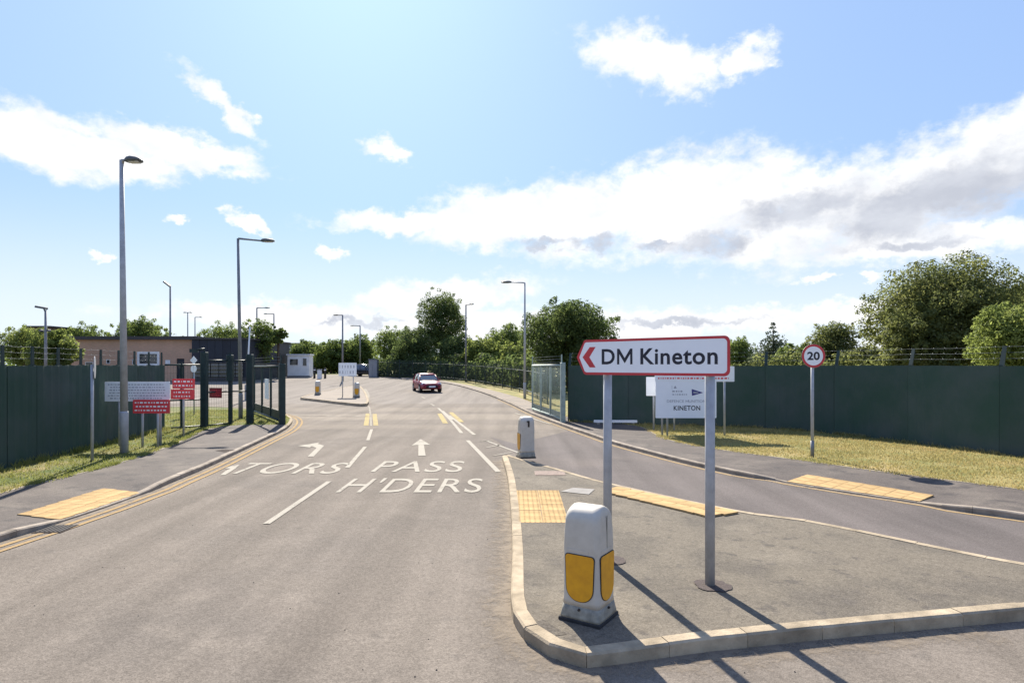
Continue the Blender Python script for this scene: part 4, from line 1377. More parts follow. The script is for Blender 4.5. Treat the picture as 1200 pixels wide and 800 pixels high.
# ================================================================== BOLLARDS
def bollard(loc, rz, label, yellow=(0, 1), key=None, group='illuminated traffic bollards', tall=1.06, detail=True):
    b = thing('traffic_bollard', loc, rz, label, 'bollard', group)
    def sq(h, z, r, dy=0.0, n=5):
        return [(p[0], p[1] + dy, z) for p in [(a, c) for a, c in rrect(2 * h, 2 * h, r, n)]]
    lv = [(0.206, 0.03, .03), (0.205, 0.055, .035), (0.200, 0.10, .05), (0.193, 0.15, .055), (0.189, 0.2, .055), (0.187, 0.45, .055), (0.186, 0.62, .055), (0.190, 0.66, .06), (0.187, 0.82, .065), (0.183, tall - .16, .07)]
    MB().box((0, 0, 0.014), (0.43, 0.43, 0.034), 0, 0.008).build('base_plate', M_rubber, b)
    MB().loft([sq(h, z_, r) for h, z_, r in lv[:4]]).build('base_skirt', M_bolldirt, b)
    # shell with a rounded top, its ridge running along one axis
    secs = [sq(h, z_, r) for h, z_, r in lv[3:]]
    for k in range(1, 9):
        a = k / 8 * math.pi / 2
        c = math.cos(a); zz = tall - .16 + 0.16 * math.sin(a) ** .9
        hx, hy = 0.183 * (0.72 + 0.28 * c), 0.183 * (0.10 + .90 * c)
        secs.append([(p[0], p[1], zz) for p in rrect(2 * hx, 2 * hy, min(.07, hy * .7), 5)])
    MB().loft(secs).build('body', M_bollwhite, b)
    for f in yellow:
        m = Matrix.Rotation(f * math.pi / 2, 4, 'Z')
        out = []
        wt, wb, z0, z1 = 0.145, 0.135, 0.20, 0.625
        for k in range(5):
            a = R(0 + 90 * k / 4); out.append((wt - .03 + .03 * math.cos(a), z1 - .03 + .03 * math.sin(a)))
        for k in range(5):
            a = R(90 + 90 * k / 4); out.append((-wt + .03 + .03 * math.cos(a), z1 - .03 + .03 * math.sin(a)))
        rb = 0.125
        for k in range(8):
            a = R(180 + 90 * k / 7); out.append((-wb + rb + rb * math.cos(a), z0 + rb + rb * math.sin(a)))
        for k in range(8):
            a = R(270 + 90 * k / 7); out.append((wb - rb + rb * math.cos(a), z0 + rb + rb * math.sin(a)))
        big = [(x * 1.045, 0.41 + (z_ - .41) * 1.03) for x, z_ in out]
        for nm, o_, d, mm in (('panel_trim', big, 0.0, M_rubber), ('yellow_panel', out, 0.003, M_bollyel)):
            mb = MB().prism(o_, -0.1945 - d, -0.18)
            mb.v = [tuple(m @ Vector(v)) for v in mb.v]
            mb.build(nm, mm, b)
    if key is not None:
        m = Matrix.Rotation(key * math.pi / 2, 4, 'Z')
        mb = MB().box((0.02, -0.192, 0.88), (0.045, 0.012, 0.16)).box((0.0, -.192, .94), (0.06, .012, .03))
        mb.v = [tuple(m @ Vector(v)) for v in mb.v]
        mb.build('lock_slot', M_iron, b)
    if detail:
        for sx in (-1, 1):
            MB().box((sx * .1895, 0, .83), (.004, .012, .30)).build('seam', M_bolldirt, b)
        for f in yellow:
            m = Matrix.Rotation(f * math.pi / 2, 4, 'Z')
            mb = MB().box((-0.02, -0.1895, 0.665), (0.22, 0.006, 0.022))
            mb.v = [tuple(m @ Vector(v)) for v in mb.v]; mb.build('moulding', M_bollwhite, b)
            mb = MB().tube([(0, -0.200, 0.13), (0, -0.216, 0.125)], 0.012, 8)
            mb.v = [tuple(m @ Vector(v)) for v in mb.v]; mb.build('bolt', M_iron, b)
    return b


c1 = (P(655, 724, IZ) + P(724, 717.5, IZ)) * 0.5
bollard(Vector((c1.x, c1.y, IZ - 0.006)), R(-33), 'white traffic bollard with two yellow panels at the kerbed corner beside the direction sign', (0, 1))
c2 = P(616.5, 536, IZ)
bollard(Vector((c2.x, c2.y + .1, IZ - 0.006)), R(14), 'white traffic bollard with dark lock slot at the pointed tip of the near island', (3,), key=0)
c3 = P(371, 462.5, .16); c4 = P(417, 465.5, .16)
bollard(Vector((c3.x, c3.y + .3, gz(c3.y + .3) + .16)), R(5), 'small yellow and white bollard standing away from the board on the far splitter island', (0,), detail=False)
bollard(Vector((c4.x, c4.y + .3, gz(c4.y + .3) + .16)), R(8), 'small yellow and white bollard beside the white board on the far splitter island', (0,), detail=False)
# board on the far island
Yf = P(402, 464.5, .16).y
board('far_sign', 'small white sign board on two thin legs on the far splitter island', 'sign', Yf, 397, 418, 425, 440.5, (401.5, 414), M_signpale, seed=41, rows=2, base_z=.16, post_r=0.035)


# ================================================================== LAMP POSTS
def street_lamp(px, py_top, Y, label, arm=(1.0, 0.0), arm_rise=0.1, head=0.7, r=(0.085, 0.05), base=None, mm=None, stub=False, double=None, lean=0.0, base_h=1.1):
    x = Xat(px, Y) if base is None else base.x
    g = (gz(Y) + 0.09) if base is None else base.z
    Y = Y if base is None else base.y
    s = thing('street_lamp', (x, Y, g - 0.02), 0, label, 'street lamp', 'street lamps')
    zt = Zat(py_top, Y) - g
    mm = mm or M_galv_dk
    bh = min(base_h, zt * .3)
    MB().tube([(0, 0, -.1), (0, 0, bh), (0, 0, bh + .06)], [r[0] * 1.12, r[0] * 1.12, r[0]], 14).build('base_section', mm, s)
    MB().tube([(0, 0, bh), (lean, 0, zt)], [r[0], r[1]], 14).build('pole', mm, s)
    dirs = [arm] + ([double] if double else [])
    for a in dirs:
        av = Vector((a[0], a[1], 0)); L = av.length; u = av.normalized() if L else Vector((1, 0, 0))
        top = Vector((lean, 0, zt))
        if L > 0.05:
            MB().tube([top - Vector((0, 0, .12)), top + u * .03, top + av + Vector((0, 0, -arm_rise))], [r[1], r[1] * .9, r[1] * .7], 8).build('arm', mm, s)
        c = top + av + Vector((0, 0, -arm_rise))
        w = Vector((-u.y, u.x, 0))
        secs = []
        for t, hw, h0, h1 in ((0, .05, -.04, .05), (.12, .09, -.05, .085), (.35, .13, -.05, .10), (.7, .15, -.045, .075), (.95, .11, -.03, .04), (1.0, .05, -.02, .01)):
            q = c + u * (t * head)
            secs.append([q + w * hw * a_ + Vector((0, 0, h)) for a_, h in ((-1, h0), (1, h0), (1, h0 + (h1 - h0) * .6), (.6, h1), (-.6, h1), (-1, h0 + (h1 - h0) * .6))])
        ln = MB().loft(secs).build('lantern', M_lantern, s)
        q = c + u * (head * .55) + Vector((0, 0, -.052))
        MB().box(q, (head * .55, .2, .03), math.atan2(u.y, u.x)).build('lens', M_lens, ln)
    return s


b1 = P(145.5, 530, .1)
street_lamp(0, 187, 0, 'tall pale grey lamp post with a short stub lantern beside the notice boards', (0.10, 0), 0.0, 0.46, (0.098, 0.056), base=b1, mm=M_galv, lean=-0.07)
b2 = P(282, 490, .1)
street_lamp(0, 279, 0, 'slim lamp post with a long side arm rising behind the mesh fence', (1.05, 0), 0.10, 0.60, (0.085, 0.055), base=b2, lean=-0.12, mm=M_galv_dk)
b3 = P(615, 467, .09)
street_lamp(0, 331, 0, 'lamp post with its arm over the road, standing in grass beyond the pale gate', (-0.95, 0), -0.04, 0.75, (0.095, 0.055), base=b3, mm=M_galv)
b4 = P(546, 447, .09)
street_lamp(0, 357, 0, 'lamp post in front of the tallest dark tree by the far bend', (0.5, -.6), 0.0, 0.6, (0.11, 0.075), base=b4, mm=M_galv_dk)
street_lamp(401.5, 369, 72, 'thin lamp post rising behind the far island sign board', (-0.5, 0), 0.0, 0.6, (0.11, 0.08))
street_lamp(422, 381.5, 100, 'distant lamp post in front of the rounded hedge trees', (-1.0, 0), 0.0, 0.6, (0.12, 0.09))
street_lamp(301, 360.5, 80, 'distant lamp post with arm and camera before the loose open tree', (1.0, 0), 0.0, 0.7, (0.11, 0.08))
street_lamp(321, 367.5, 95, 'distant lamp post with arm pointing back over the loose open tree', (-1.0, 0), 0.0, 0.6, (0.12, 0.085))
street_lamp(220, 366, 105, 'faint distant lamp post with double arm above the brick building', (0.3, 0), 0.0, 0.45, (0.10, 0.075), double=(-0.3, 0))
street_lamp(228.5, 371.5, 110, 'faint distant lamp post with single arm above the brick building', (0.8, 0), 0.0, 0.5, (0.10, 0.075))


def flood_mast(px, py, Y, label, tilt, cams):
    g = gz(Y); x = Xat(px, Y)
    s = thing('floodlight_mast', (x, Y, g - .08), 0, label, 'floodlight mast')
    zt = Zat(py, Y) - g
    MB().tube([(0, 0, -.1), (0, 0, zt)], [.15, .10], 12).build('pole', M_galv_dk, s)
    h = MB().box((0, 0, 0), (1.05, 0.42, 0.20), 0, 0.03).build('floodlight', M_lantern, s)
    h.location = (-.42 if tilt > 0 else -.1, 0, zt + .22); h.rotation_euler.y = R(tilt)
    MB().tube([(0, 0, zt - .3), (-.2, 0, zt + .15)], 0.06, 6).build('bracket', M_lantern, s)
    if cams:
        for sx in (-1, 1):
            MB().tube([(0, 0, zt * cams), (sx * .32, 0, zt * cams + .05)], .04, 6).build('bracket', M_galv_dk, s)
            MB().box((sx * .36, -.1, zt * cams + .12), (.2, .4, .2), 0, .02).build('camera_housing', M_lantern, s)


flood_mast(199.5, 334, 80, 'tall floodlight mast with one tilted lamp head above the brick building roof', 38, 0)
flood_mast(53.5, 362, 60, 'floodlight mast with camera housings beside the brown block', 10, 0.72)


# ================================================================== BUILDINGS
def window(parent, x, z, w, h, y=0.0, frame=0.09, m=M_frame, panes=2):
    wn = MB().ring([(x - w / 2, z - h / 2), (x + w / 2, z - h / 2), (x + w / 2, z + h / 2), (x - w / 2, z + h / 2)],
                   [(x - w / 2 + frame, z - h / 2 + frame), (x + w / 2 - frame, z - h / 2 + frame), (x + w / 2 - frame, z + h / 2 - frame), (x - w / 2 + frame, z + h / 2 - frame)], y - .06, y + .05).build('window', m, parent)
    wi = (w - 2 * frame) / panes
    for k in range(panes):
        cx = x - w / 2 + frame + wi * (k + .5)
        MB().box((cx, y - .01, z), (wi - .04, .02, h - 2 * frame)).build('pane', M_glass, wn)
    return wn


def guardhouse():
    Y = 72.0; g = gz(Y); X0, X1, X2 = Xat(83, Y), Xat(229, Y), Xat(292, Y)
    b = thing('brick_building', ((X0 + X1) / 2, Y, g - .1), 0, 'long flat-roofed buff brick building behind the notice boards', 'building')
    H = Zat(396, Y) - g + .1; w = X1 - X0; D = 14
    # front wall with openings cut as real recesses: built from bands round the windows
    L = lambda px: Xat(px, Y) - (X0 + X1) / 2
    Zl = lambda py: Zat(py, Y) - g + .1
    ops = [(L(124.5), L(129), Zl(426), Zl(421)), (L(155), L(158.5), Zl(427), Zl(421)), (L(161), L(187), Zl(428.5), Zl(412)), (L(207), L(216), Zl(446), Zl(420)), (L(100), L(109), Zl(440), Zl(424))]
    ops.sort()
    mb = MB(); x = -w / 2
    for (a, c, z0, z1) in ops:
        mb.box(((x + a) / 2, .15, H / 2), (a - x, .3, H))
        mb.box(((a + c) / 2, .15, z0 / 2), (c - a, .3, z0)); mb.box(((a + c) / 2, .15, (z1 + H) / 2), (c - a, .3, H - z1))
        x = c
    mb.box(((x + w / 2) / 2, .15, H / 2), (w / 2 - x, .3, H))
    mb.build('front_wall', M_brickwall, b)
    MB().box((-w / 2 + .15, D / 2 + .15, H / 2), (.3, D - .3, H)).build('side_wall', M_brickwall, b)
    MB().box((0, D + .15, H / 2), (w, .3, H)).build('rear_wall', M_brickwall, b)
    MB().box((w / 2 - .15, D / 2 + .15, H / 2), (.3, D - .3, H)).build('side_wall', M_brickwall, b)
    MB().box((0, D / 2 + .1, H + .10), (w + .5, D + .9, .20)).build('roof', M_render, b)
    MB().box((0, -.42, H - .02), (w + .5, .10, .36)).build('fascia', M_render, b)
    for i, (a, c, z0, z1) in enumerate(ops):
        cx, cz = (a + c) / 2, (z0 + z1) / 2
        if abs(c - a) > 2: window(b, cx, cz, c - a, z1 - z0, -0.0, .26, M_frame, 2)
        elif z1 - z0 > 2:
            d = MB().box((cx, .12, cz), (c - a, .06, z1 - z0)).build('door', M_navy, b)
            MB().box((cx, .08, cz + .5), ((c - a) * .6, .02, .7)).build('pane', M_glass, d)
        else: window(b, cx, cz, c - a, z1 - z0, .05, .05, M_frame, 1)
    MB().box((L(197), -.06, Zl(424)), (.55, .05, .45)).build('wall_plate', M_frame, b)
    # navy annexe
    a = thing('dark_annexe', ((X1 + X2) / 2, Y - .8, g - .1), 0, 'dark navy clad block joined to the brick building, with a glazed lower band', 'building')
    w2 = X2 - X1; H2 = Zat(397.5, Y - .8) - g + .1
    zb2, zt2 = Zat(441, Y) - g, Zat(424, Y) - g
    n = 7
    for k in range(n):                       # cladding cassettes
        x = -w2 / 2 + w2 * (k + .5) / n
        MB().box((x, 0.02, (zt2 + H2) / 2), (w2 / n - .03, .14, H2 - zt2)).build('cladding_panel', M_navy, a)
    MB().box((0, 7, H2 / 2), (w2 - .1, 13.8, H2 - .05)).build('core', M_navy, a)
    MB().box((0, .02, zb2 / 2), (w2 - .02, .14, zb2)).build('plinth', M_render, a)
    MB().box((0, 6.9, H2 + .07), (w2 + .2, 14.3, .16)).build('roof', M_render, a)
    for k in range(6):
        x = -w2 / 2 + .3 + (w2 - .6) * (k + .5) / 6
        wn = MB().box((x, -.02, (zb2 + zt2) / 2), ((w2 - .6) / 6 - .12, .06, zt2 - zb2 - .1)).build('window', M_glass, a)
        for j in range(4):
            MB().box((x, -.06, zb2 + (zt2 - zb2) * (j + .5) / 4), ((w2 - .6) / 6 - .1, .03, .06)).build('blind_slat', M_cab, wn)


guardhouse()


def kiosk():
    Y = 82.0; g = gz(Y)
    x0, x1 = Xat(337, Y), Xat(362, Y); xc = (x0 + x1) / 2; w = x1 - x0
    zt = Zat(415.5, Y) - g; zb = 0
    k = thing('gate_kiosk', (xc, Y, g - .05), R(6), 'small white guard kiosk with dark windows beside the far kerb', 'kiosk')
    H = zt + .05
    MB().box((0, 1.2, H / 2), (w, 2.4, H - .1), 0, .04).build('cabin', M_kiosk, k)
    MB().box((0, 1.2, H), (w + .25, 2.65, .14), 0, .03).build('roof', M_frame, k)
    for (x, ww, hh) in ((-.55, 1.0, .75), (.85, .45, .95)):
        f = MB().box((x, -.015, H * .68), (ww + .12, .05, hh + .12)).build('window', M_frame, k)
        MB().box((x, -.05, H * .68), (ww, .03, hh)).build('pane', M_glass, f)
    MB().box((0, -.06, .12), (w + .1, .2, .2)).build('plinth', M_cover, k)


kiosk()


def simple_block(name, label, cat, px0, px1, py0, Y, depth, m, rows=0, ncols=6):
    g = gz(Y); x0, x1 = Xat(px0, Y), Xat(px1, Y); w = x1 - x0; H = Zat(py0, Y) - g + .1
    b = thing(name, ((x0 + x1) / 2, Y, g - .1), 0, label, cat)
    MB().box((0, depth / 2, H / 2), (w, depth, H)).build('wall', m, b)
    MB().box((0, depth / 2, H + .1), (w + .5, depth + .5, .2)).build('roof', M_render, b)
    for r in range(rows):
        z = H * (r + .55) / rows
        for c in range(ncols):
            x = -w / 2 + w * (c + .5) / ncols
            f = MB().box((x, -.02, z), (w / ncols * .8, .06, H / rows * .42)).build('window', M_frame, b)
            MB().box((x, -.06, z), (w / ncols * .72, .04, H / rows * .34)).build('pane', M_glass, f)
    return b


simple_block('office_block', 'low pale grey office block far behind the gate kiosk', 'building', 318, 352, 403, 118, 10, M_greyclad, 2, 6)
simple_block('timber_block', 'brown flat-topped block showing above the fence among the trees', 'building', 30, 58, 383.5, 84, 6, M_brown, 1, 3)


# ------------------------------------------------------------------ small things inside the gate
def small_bollard(px, py, label):
    p = P(px, py)
    b = thing('black_bollard', p, 0, label, 'bollard', 'black bollards by the kiosk')
    MB().tube([(0, 0, -.05), (0, 0, 1.25), (0, 0, 1.33)], [.14, .14, .09], 12).build('shaft', M_rubber, b)
    MB().tube([(0, 0, 1.0), (0, 0, 1.1)], .145, 12).build('band', M_signpale, b)


small_bollard(368.5, 443, 'short black bollard standing in front of the hedge beside the white kiosk')
small_bollard(381, 443, 'short black bollard standing in front of the hedge, farther from the kiosk')
p = P(374.5, 443.5)
bp = thing('barrier_post', p, 0, 'low white barrier box between the two black bollards', 'barrier')
MB().box((0, 0, .55), (.5, .4, 1.1), 0, .04).build('housing', M_frame, bp)
MB().box((0, 0, 1.13), (.56, .46, .08), 0, .02).build('lid', M_cab, bp)
# raised boom by the annexe
Y = 44.0
b = thing('raised_barrier', (Xat(291, Y), Y, gz(Y)), 0, 'white barrier boom raised steeply in front of the dark annexe', 'barrier')
MB().box((0, 0, .55), (.4, .4, 1.1), 0, .03).build('housing', M_cab, b)
MB().tube([(0, -.25, 1.0), (.22, -.25, Zat(383, Y) - gz(Y))], [.07, .05], 8).build('boom', M_frame, b)
# grey cabinet and the far board
p = P(438, 441.5)
cb = thing('equipment_cabinet', p, R(-4), 'tall grey metal equipment cabinet beside the parked dark car', 'cabinet')
hh = Zat(421.5, p.y) - p.z; ww = 10 * p.y / F
MB().box((0, 0, hh / 2), (ww, .8, hh), 0, .03).build('case', M_cab, cb)
MB().box((0, 0, hh + .04), (ww + .12, .92, .08), 0, .02).build('lid', M_galv_dk, cb)
for sx in (-1, 1): MB().box((sx * ww / 4, -.41, hh / 2), (ww / 2 - .08, .03, hh - .25)).build('door', M_cab, cb)
# reels of far fence beyond the bend


def palisade(label, path, h, pitch, m=None):
    f = thing('palisade_fence', (0, 0, 0), 0, label, 'fence')
    mb = MB(); s = 0.0
    while s < path.len:
        p = path.at(s); t = path.tan(s) * .022
        z0 = gz(p.y) + .05
        a, b_ = p - t, p + t
        mb.add([(a.x, a.y, z0), (b_.x, b_.y, z0), (b_.x, b_.y, z0 + h - .08), (p.x, p.y, z0 + h), (a.x, a.y, z0 + h - .08)], [(0, 1, 2, 3, 4)])
        mb.add([(a.x, a.y + .012, z0), (b_.x, b_.y + .012, z0), (b_.x, b_.y + .012, z0 + h - .08), (p.x, p.y + .012, z0 + h), (a.x, a.y + .012, z0 + h - .08)], [(0, 4, 3, 2, 1)])
        s += pitch
    stuff(mb.build('pales', m or M_greenpost, f, fix=False))
    for hz in (.35, h - .4):
        MB().tube([Vector((q.x, q.y, gz(q.y) + .05 + hz)) + Vector((0, .05, 0)) for q in [path.at(float(s)) for s in np.linspace(0, path.len, 14)]], .035, 4).build('rail', M_greenpost, f)
    n = int(path.len / 2.75)
    for k in range(n + 1):
        q = path.at(path.len * k / n)
        MB().box((q.x, q.y + .12, gz(q.y) + h / 2), (.07, .07, h + .1)).build('post', M_greenpost, f)


palisade('dark palisade fence in front of the dark trees along the far bend',
         Path(catmull([P(642, 474, .09), P(618, 462, .09), P(590, 455, .09), P(560, 449.5, .09), P(530, 446, .09), P(500, 444, .09), P(440, 440.5, .09)], 4)), 2.3, 0.17)


# ================================================================== CARS
def car(loc, heading, label, paint, scale=1.0, group=None):
    """hatchback; local +x is forward"""
    c = thing('hatchback_car', loc, heading, label, 'car', group)
    S = scale
    # stations: x, half width low, half width belt, z bottom, z belt (bonnet line)
    st = [(-2.08, .62, .60, .42, .80), (-2.02, .76, .74, .30, .92), (-1.75, .85, .83, .22, .98), (-1.2, .88, .86, .20, .97), (-.4, .885, .865, .20, .95), (.5, .885, .86, .20, .92),
          (.95, .88, .84, .20, .93), (1.5, .87, .80, .22, .83), (1.9, .82, .72, .25, .72), (2.08, .72, .60, .30, .62), (2.13, .60, .50, .36, .54)]
    secs = []
    for x, wl, wb, zb, zt in st:
        zm = zb + (zt - zb) * .55
        half = [(wl * .80, zb), (wl * .97, zb + .06), (wl, zb + .18), (wl * 1.0, zm), (wb, zt - .05), (wb * .93, zt), (wb * .5, zt + .025)]
        sec = [(x * S, y * S, z * S) for y, z in half] + [(x * S, -y * S, z * S) for y, z in reversed(half)]
        secs.append(sec)
    MB().loft(secs).build('body', paint, c)
    # greenhouse
    gh = [(-1.98, .66, .60, .92, 1.00), (-1.62, .79, .60, .93, 1.33), (-1.2, .81, .60, .93, 1.445), (-.3, .82, .61, .93, 1.475), (.25, .81, .60, .92, 1.43), (1.02, .78, .70, .90, .97)]
    gl = []
    for x, wl, wt, zb, zt in gh:
        gl.append([(x * S, wl * S, zb * S), (x * S, (wl * .4 + wt * .6) * S, (zb + (zt - zb) * .7) * S), (x * S, wt * S, zt * S), (x * S, -wt * S, zt * S), (x * S, -(wl * .4 + wt * .6) * S, (zb + (zt - zb) * .7) * S), (x * S, -wl * S, zb * S)])
    MB().loft(gl, smooth=False).build('window_glass', M_carglass, c)
    rf = []
    for x, wt, z in ((-1.72, .55, 1.33), (-1.5, .60, 1.40), (-1.2, .615, 1.455), (-.3, .625, 1.485), (.2, .61, 1.445), (.36, .58, 1.395)):
        rf.append([(x * S, wt * S, (z - .03) * S), (x * S, wt * .9 * S, (z + .022) * S), (x * S, -wt * .9 * S, (z + .022) * S), (x * S, -wt * S, (z - .03) * S)])
    MB().loft(rf).build('roof', paint, c)
    for sy in (-1, 1):
        MB().tube([(.98 * S, sy * .79 * S, .93 * S), (.30 * S, sy * .615 * S, 1.41 * S)], .035 * S, 6).build('pillar', paint, c)
        MB().tube([(-.25 * S, sy * .835 * S, .93 * S), (-.32 * S, sy * .63 * S, 1.45 * S)], .035 * S, 6).build('pillar', paint, c)
        MB().tube([(-1.75 * S, sy * .80 * S, .93 * S), (-1.45 * S, sy * .62 * S, 1.40 * S)], .06 * S, 6).build('pillar', paint, c)
        MB().box((.62 * S, sy * .93 * S, 1.0 * S), (.14 * S, .2 * S, .14 * S), 0, .03 * S).build('mirror', paint, c)
        MB().loft([[(2.00 * S, sy * .50 * S, .62 * S), (1.98 * S, sy * .50 * S, .74 * S), (1.93 * S, sy * .52 * S, .75 * S)], [(1.88 * S, sy * .80 * S, .64 * S), (1.82 * S, sy * .79 * S, .76 * S), (1.76 * S, sy * .77 * S, .77 * S)]], smooth=False).build('headlight', M_lamp, c)
        MB().box((-2.02 * S, sy * .62 * S, .80 * S), (.12 * S, .22 * S, .2 * S), 0, .02 * S).build('tail_light', M_signred, c)
        MB().box((-.1 * S, sy * .885 * S, .82 * S), (.18 * S, .02 * S, .03 * S)).build('door_handle', M_lantern, c)
        for wx in (-1.32, 1.32):
            w = MB().tube([(wx * S, sy * .66 * S, .31 * S), (wx * S, sy * .70 * S, .31 * S), (wx * S, sy * .87 * S, .31 * S), (wx * S, sy * .90 * S, .31 * S)], [.28 * S, .315 * S, .315 * S, .28 * S], 20).build('wheel', M_tyre, c)
            MB().tube([(wx * S, sy * .88 * S, .31 * S), (wx * S, sy * .912 * S, .31 * S)], [.20 * S, .19 * S], 14).build('rim', M_rim, w)
            MB().tube([(wx * S, sy * .70 * S, .33 * S), (wx * S, sy * .889 * S, .33 * S)], .36 * S, 18).build('wheel_arch', M_tyre, c)
    MB().box((2.08 * S, 0, .44 * S), (.12 * S, 1.0 * S, .16 * S), 0, .02 * S).build('grille', M_tyre, c)
    MB().box((2.12 * S, 0, .57 * S), (.05 * S, .8 * S, .06 * S), 0, .01 * S).build('upper_grille', M_tyre, c)
    MB().box((2.165 * S, 0, .46 * S), (.02 * S, .52 * S, .11 * S)).build('number_plate', M_signwhite, c)
    return c


Yc = 54.2
car(Vector((Xat(500, Yc), Yc, gz(Yc) + 0.006)), math.atan2(-.95, .34), 'dark red hatchback driving out towards the gate on the far bend', M_carred, 1.06)
p = P(424, 441.2)
car(Vector((p.x, p.y + 2.0, gz(p.y + 2.0) + .005)), math.atan2(-.35, .94), 'black hatchback parked beside the grey cabinet beyond the far sign board', M_cardark, 1.1)


# ================================================================== TREES
def leaves(clumps, n_total, size, seed, outward=0.8, flat=0.0):
    """rhombic leaf sprays spread through clumps (cx,cy,cz,r,squash) -> mesh data arrays"""
    g = np.random.default_rng(seed)
    C = np.array([c[:3] for c in clumps]); Rr = np.array([c[3] for c in clumps])
    wts = Rr ** 2; wts = wts / wts.sum()
    idx = g.choice(len(clumps), n_total, p=wts)
    d = g.normal(size=(n_total, 3)); d /= np.linalg.norm(d, axis=1)[:, None]
    rad = Rr[idx] * (0.35 + 0.72 * g.random(n_total) ** 0.5)
    pos = C[idx] + d * rad[:, None] * np.array([1, 1, 0.85])
    nrm = d * outward + g.normal(size=(n_total, 3)) * 0.38 + np.array([0, 0, 0.3])
    nrm /= np.linalg.norm(nrm, axis=1)[:, None]
    t1 = np.cross(nrm, g.normal(size=(n_total, 3))); t1 /= np.linalg.norm(t1, axis=1)[:, None]
    t2 = np.cross(nrm, t1)
    s = size * g.uniform(0.55, 1.35, n_total)[:, None]
    V = np.empty((n_total, 4, 3), np.float32)
    V[:, 0] = pos - t1 * s; V[:, 1] = pos - t2 * s * .52 + t1 * s * .1; V[:, 2] = pos + t1 * s; V[:, 3] = pos + t2 * s * .52 + t1 * s * .1
    return V


def leaf_object(name, V, m, parent):
    n = len(V)
    me = bpy.data.meshes.new(name)
    me.vertices.add(n * 4); me.vertices.foreach_set('co', V.ravel())
    me.loops.add(n * 4); me.loops.foreach_set('vertex_index', np.arange(n * 4, dtype=np.int32))
    me.polygons.add(n); me.polygons.foreach_set('loop_start', np.arange(0, n * 4, 4, dtype=np.int32))
    me.update(calc_edges=True)
    return link(name, me, m, parent)


def broadleaf(px, py_top, hw, Y, label, kind, seed, low=None, n=9000, leaf=0.20, group='trees beyond the fences', lobes=26, ratio=1.0, flat_top=0.0, gap=0.0, name='broadleaf_tree'):
    """crown from height low (m over ground) to the top seen at py_top, half width hw px at distance Y"""
    rnd = random.Random(seed)
    g = gz(Y); x = Xat(px, Y)
    Rw = hw * Y / F; H = Zat(py_top, Y) - g
    low = H * .18 if low is None else low
    t = thing(name, (x, Y, g - .08), 0, label, 'tree', group)
    cz = (low + H) / 2; rz_ = (H - low) / 2
    clumps = []
    cr = min(Rw, rz_) * 0.36
    for k in range(lobes):
        # points over the crown ellipsoid, golden spiral with jitter
        u = (k + .5) / lobes; th = k * 2.39996 + rnd.uniform(-.4, .4)
        zz = 1 - 2 * u; rr = math.sqrt(max(0, 1 - zz * zz))
        q = rnd.uniform(.62, .86)
        r = cr * rnd.uniform(.65, 1.25)
        e = 1.0 - (r * .55) / max(Rw, rz_)
        prof = 1.0 if zz > -.2 else .9
        clumps.append((Rw * rr * q * e * math.cos(th) * prof, Rw * ratio * rr * q * e * math.sin(th), cz + rz_ * zz * q * (1 - flat_top * max(0, zz)) * e, r))
    for k in range(int(lobes * .5)):
        a = rnd.uniform(0, 6.28); q = rnd.uniform(.1, .55)
        clumps.append((Rw * q * math.cos(a), Rw * ratio * q * math.sin(a), cz + rz_ * rnd.uniform(-.6, .6), cr * rnd.uniform(.6, 1.1)))
    for k in range(int(lobes * 1.3)):            # sprays that break the outline
        u = rnd.uniform(-.5, 1); th = rnd.uniform(0, 6.28); rr = math.sqrt(max(0, 1 - u * u)); q = rnd.uniform(.88, 1.02)
        clumps.append((Rw * rr * q * math.cos(th), Rw * ratio * rr * q * math.sin(th), cz + rz_ * u * q * (1 - flat_top * max(0, u)), cr * rnd.uniform(.22, .42)))
    leaf_object('crown', leaves(clumps, int(n * 1.9), leaf * .68, seed), LEAF[kind], t)
    # trunk and limbs
    tr = max(.12, H * .022)
    mb = MB()
    fork = low + (H - low) * .28
    mb.tube([(0, 0, -.2), (0, 0, .15), (rnd.uniform(-.1, .1), rnd.uniform(-.1, .1), fork * .6), (rnd.uniform(-.2, .2), 0, fork), (rnd.uniform(-.3, .3), rnd.uniform(-.2, .2), cz + rz_ * .55)], [tr * 1.5, tr * 1.15, tr, tr * .8, tr * .2], 9)
    mb.build('trunk', M_bark, t)
    lm = MB()
    for k in range(9):
        c = clumps[rnd.randrange(lobes)]
        z0 = rnd.uniform(fork * .7, fork * 1.15)
        mid = (c[0] * .5 + rnd.uniform(-.2, .2), c[1] * .5, z0 + (c[2] - z0) * .55)
        lm.tube([(0, 0, z0), mid, c[:3]], [tr * .45, tr * .28, tr * .08], 6)
    lm.build('limbs', M_bark, t)
    return t


def conifer(px, py_top, hw, Y, label, seed, n=13000):
    rnd = random.Random(seed); g = gz(Y); x = Xat(px, Y)
    Rw = hw * Y / F; H = Zat(py_top, Y) - g
    t = thing('conifer_tree', (x, Y, g - .08), 0, label, 'tree', 'trees beyond the fences')
    cl = []
    lev = 15
    for k in range(lev):
        f = k / (lev - 1); z = H * (.12 + .86 * f); r = Rw * (1 - f) ** .9 + .10
        m = max(3, int(9 * (1 - f)) + 2)
        for j in range(m):
            a = 2 * math.pi * j / m + k * 1.1 + rnd.uniform(-.2, .2)
            for q in (.95, .62, .3):
                cl.append((r * q * math.cos(a), r * q * math.sin(a), z - r * q * .25, max(.22, r * .30)))
    leaf_object('crown', leaves(cl, n, .16, seed), LEAF['conifer'], t)
    MB().tube([(0, 0, -.2), (0, 0, H * .6), (0, 0, H)], [.22, .12, .02], 8).build('trunk', M_bark, t)


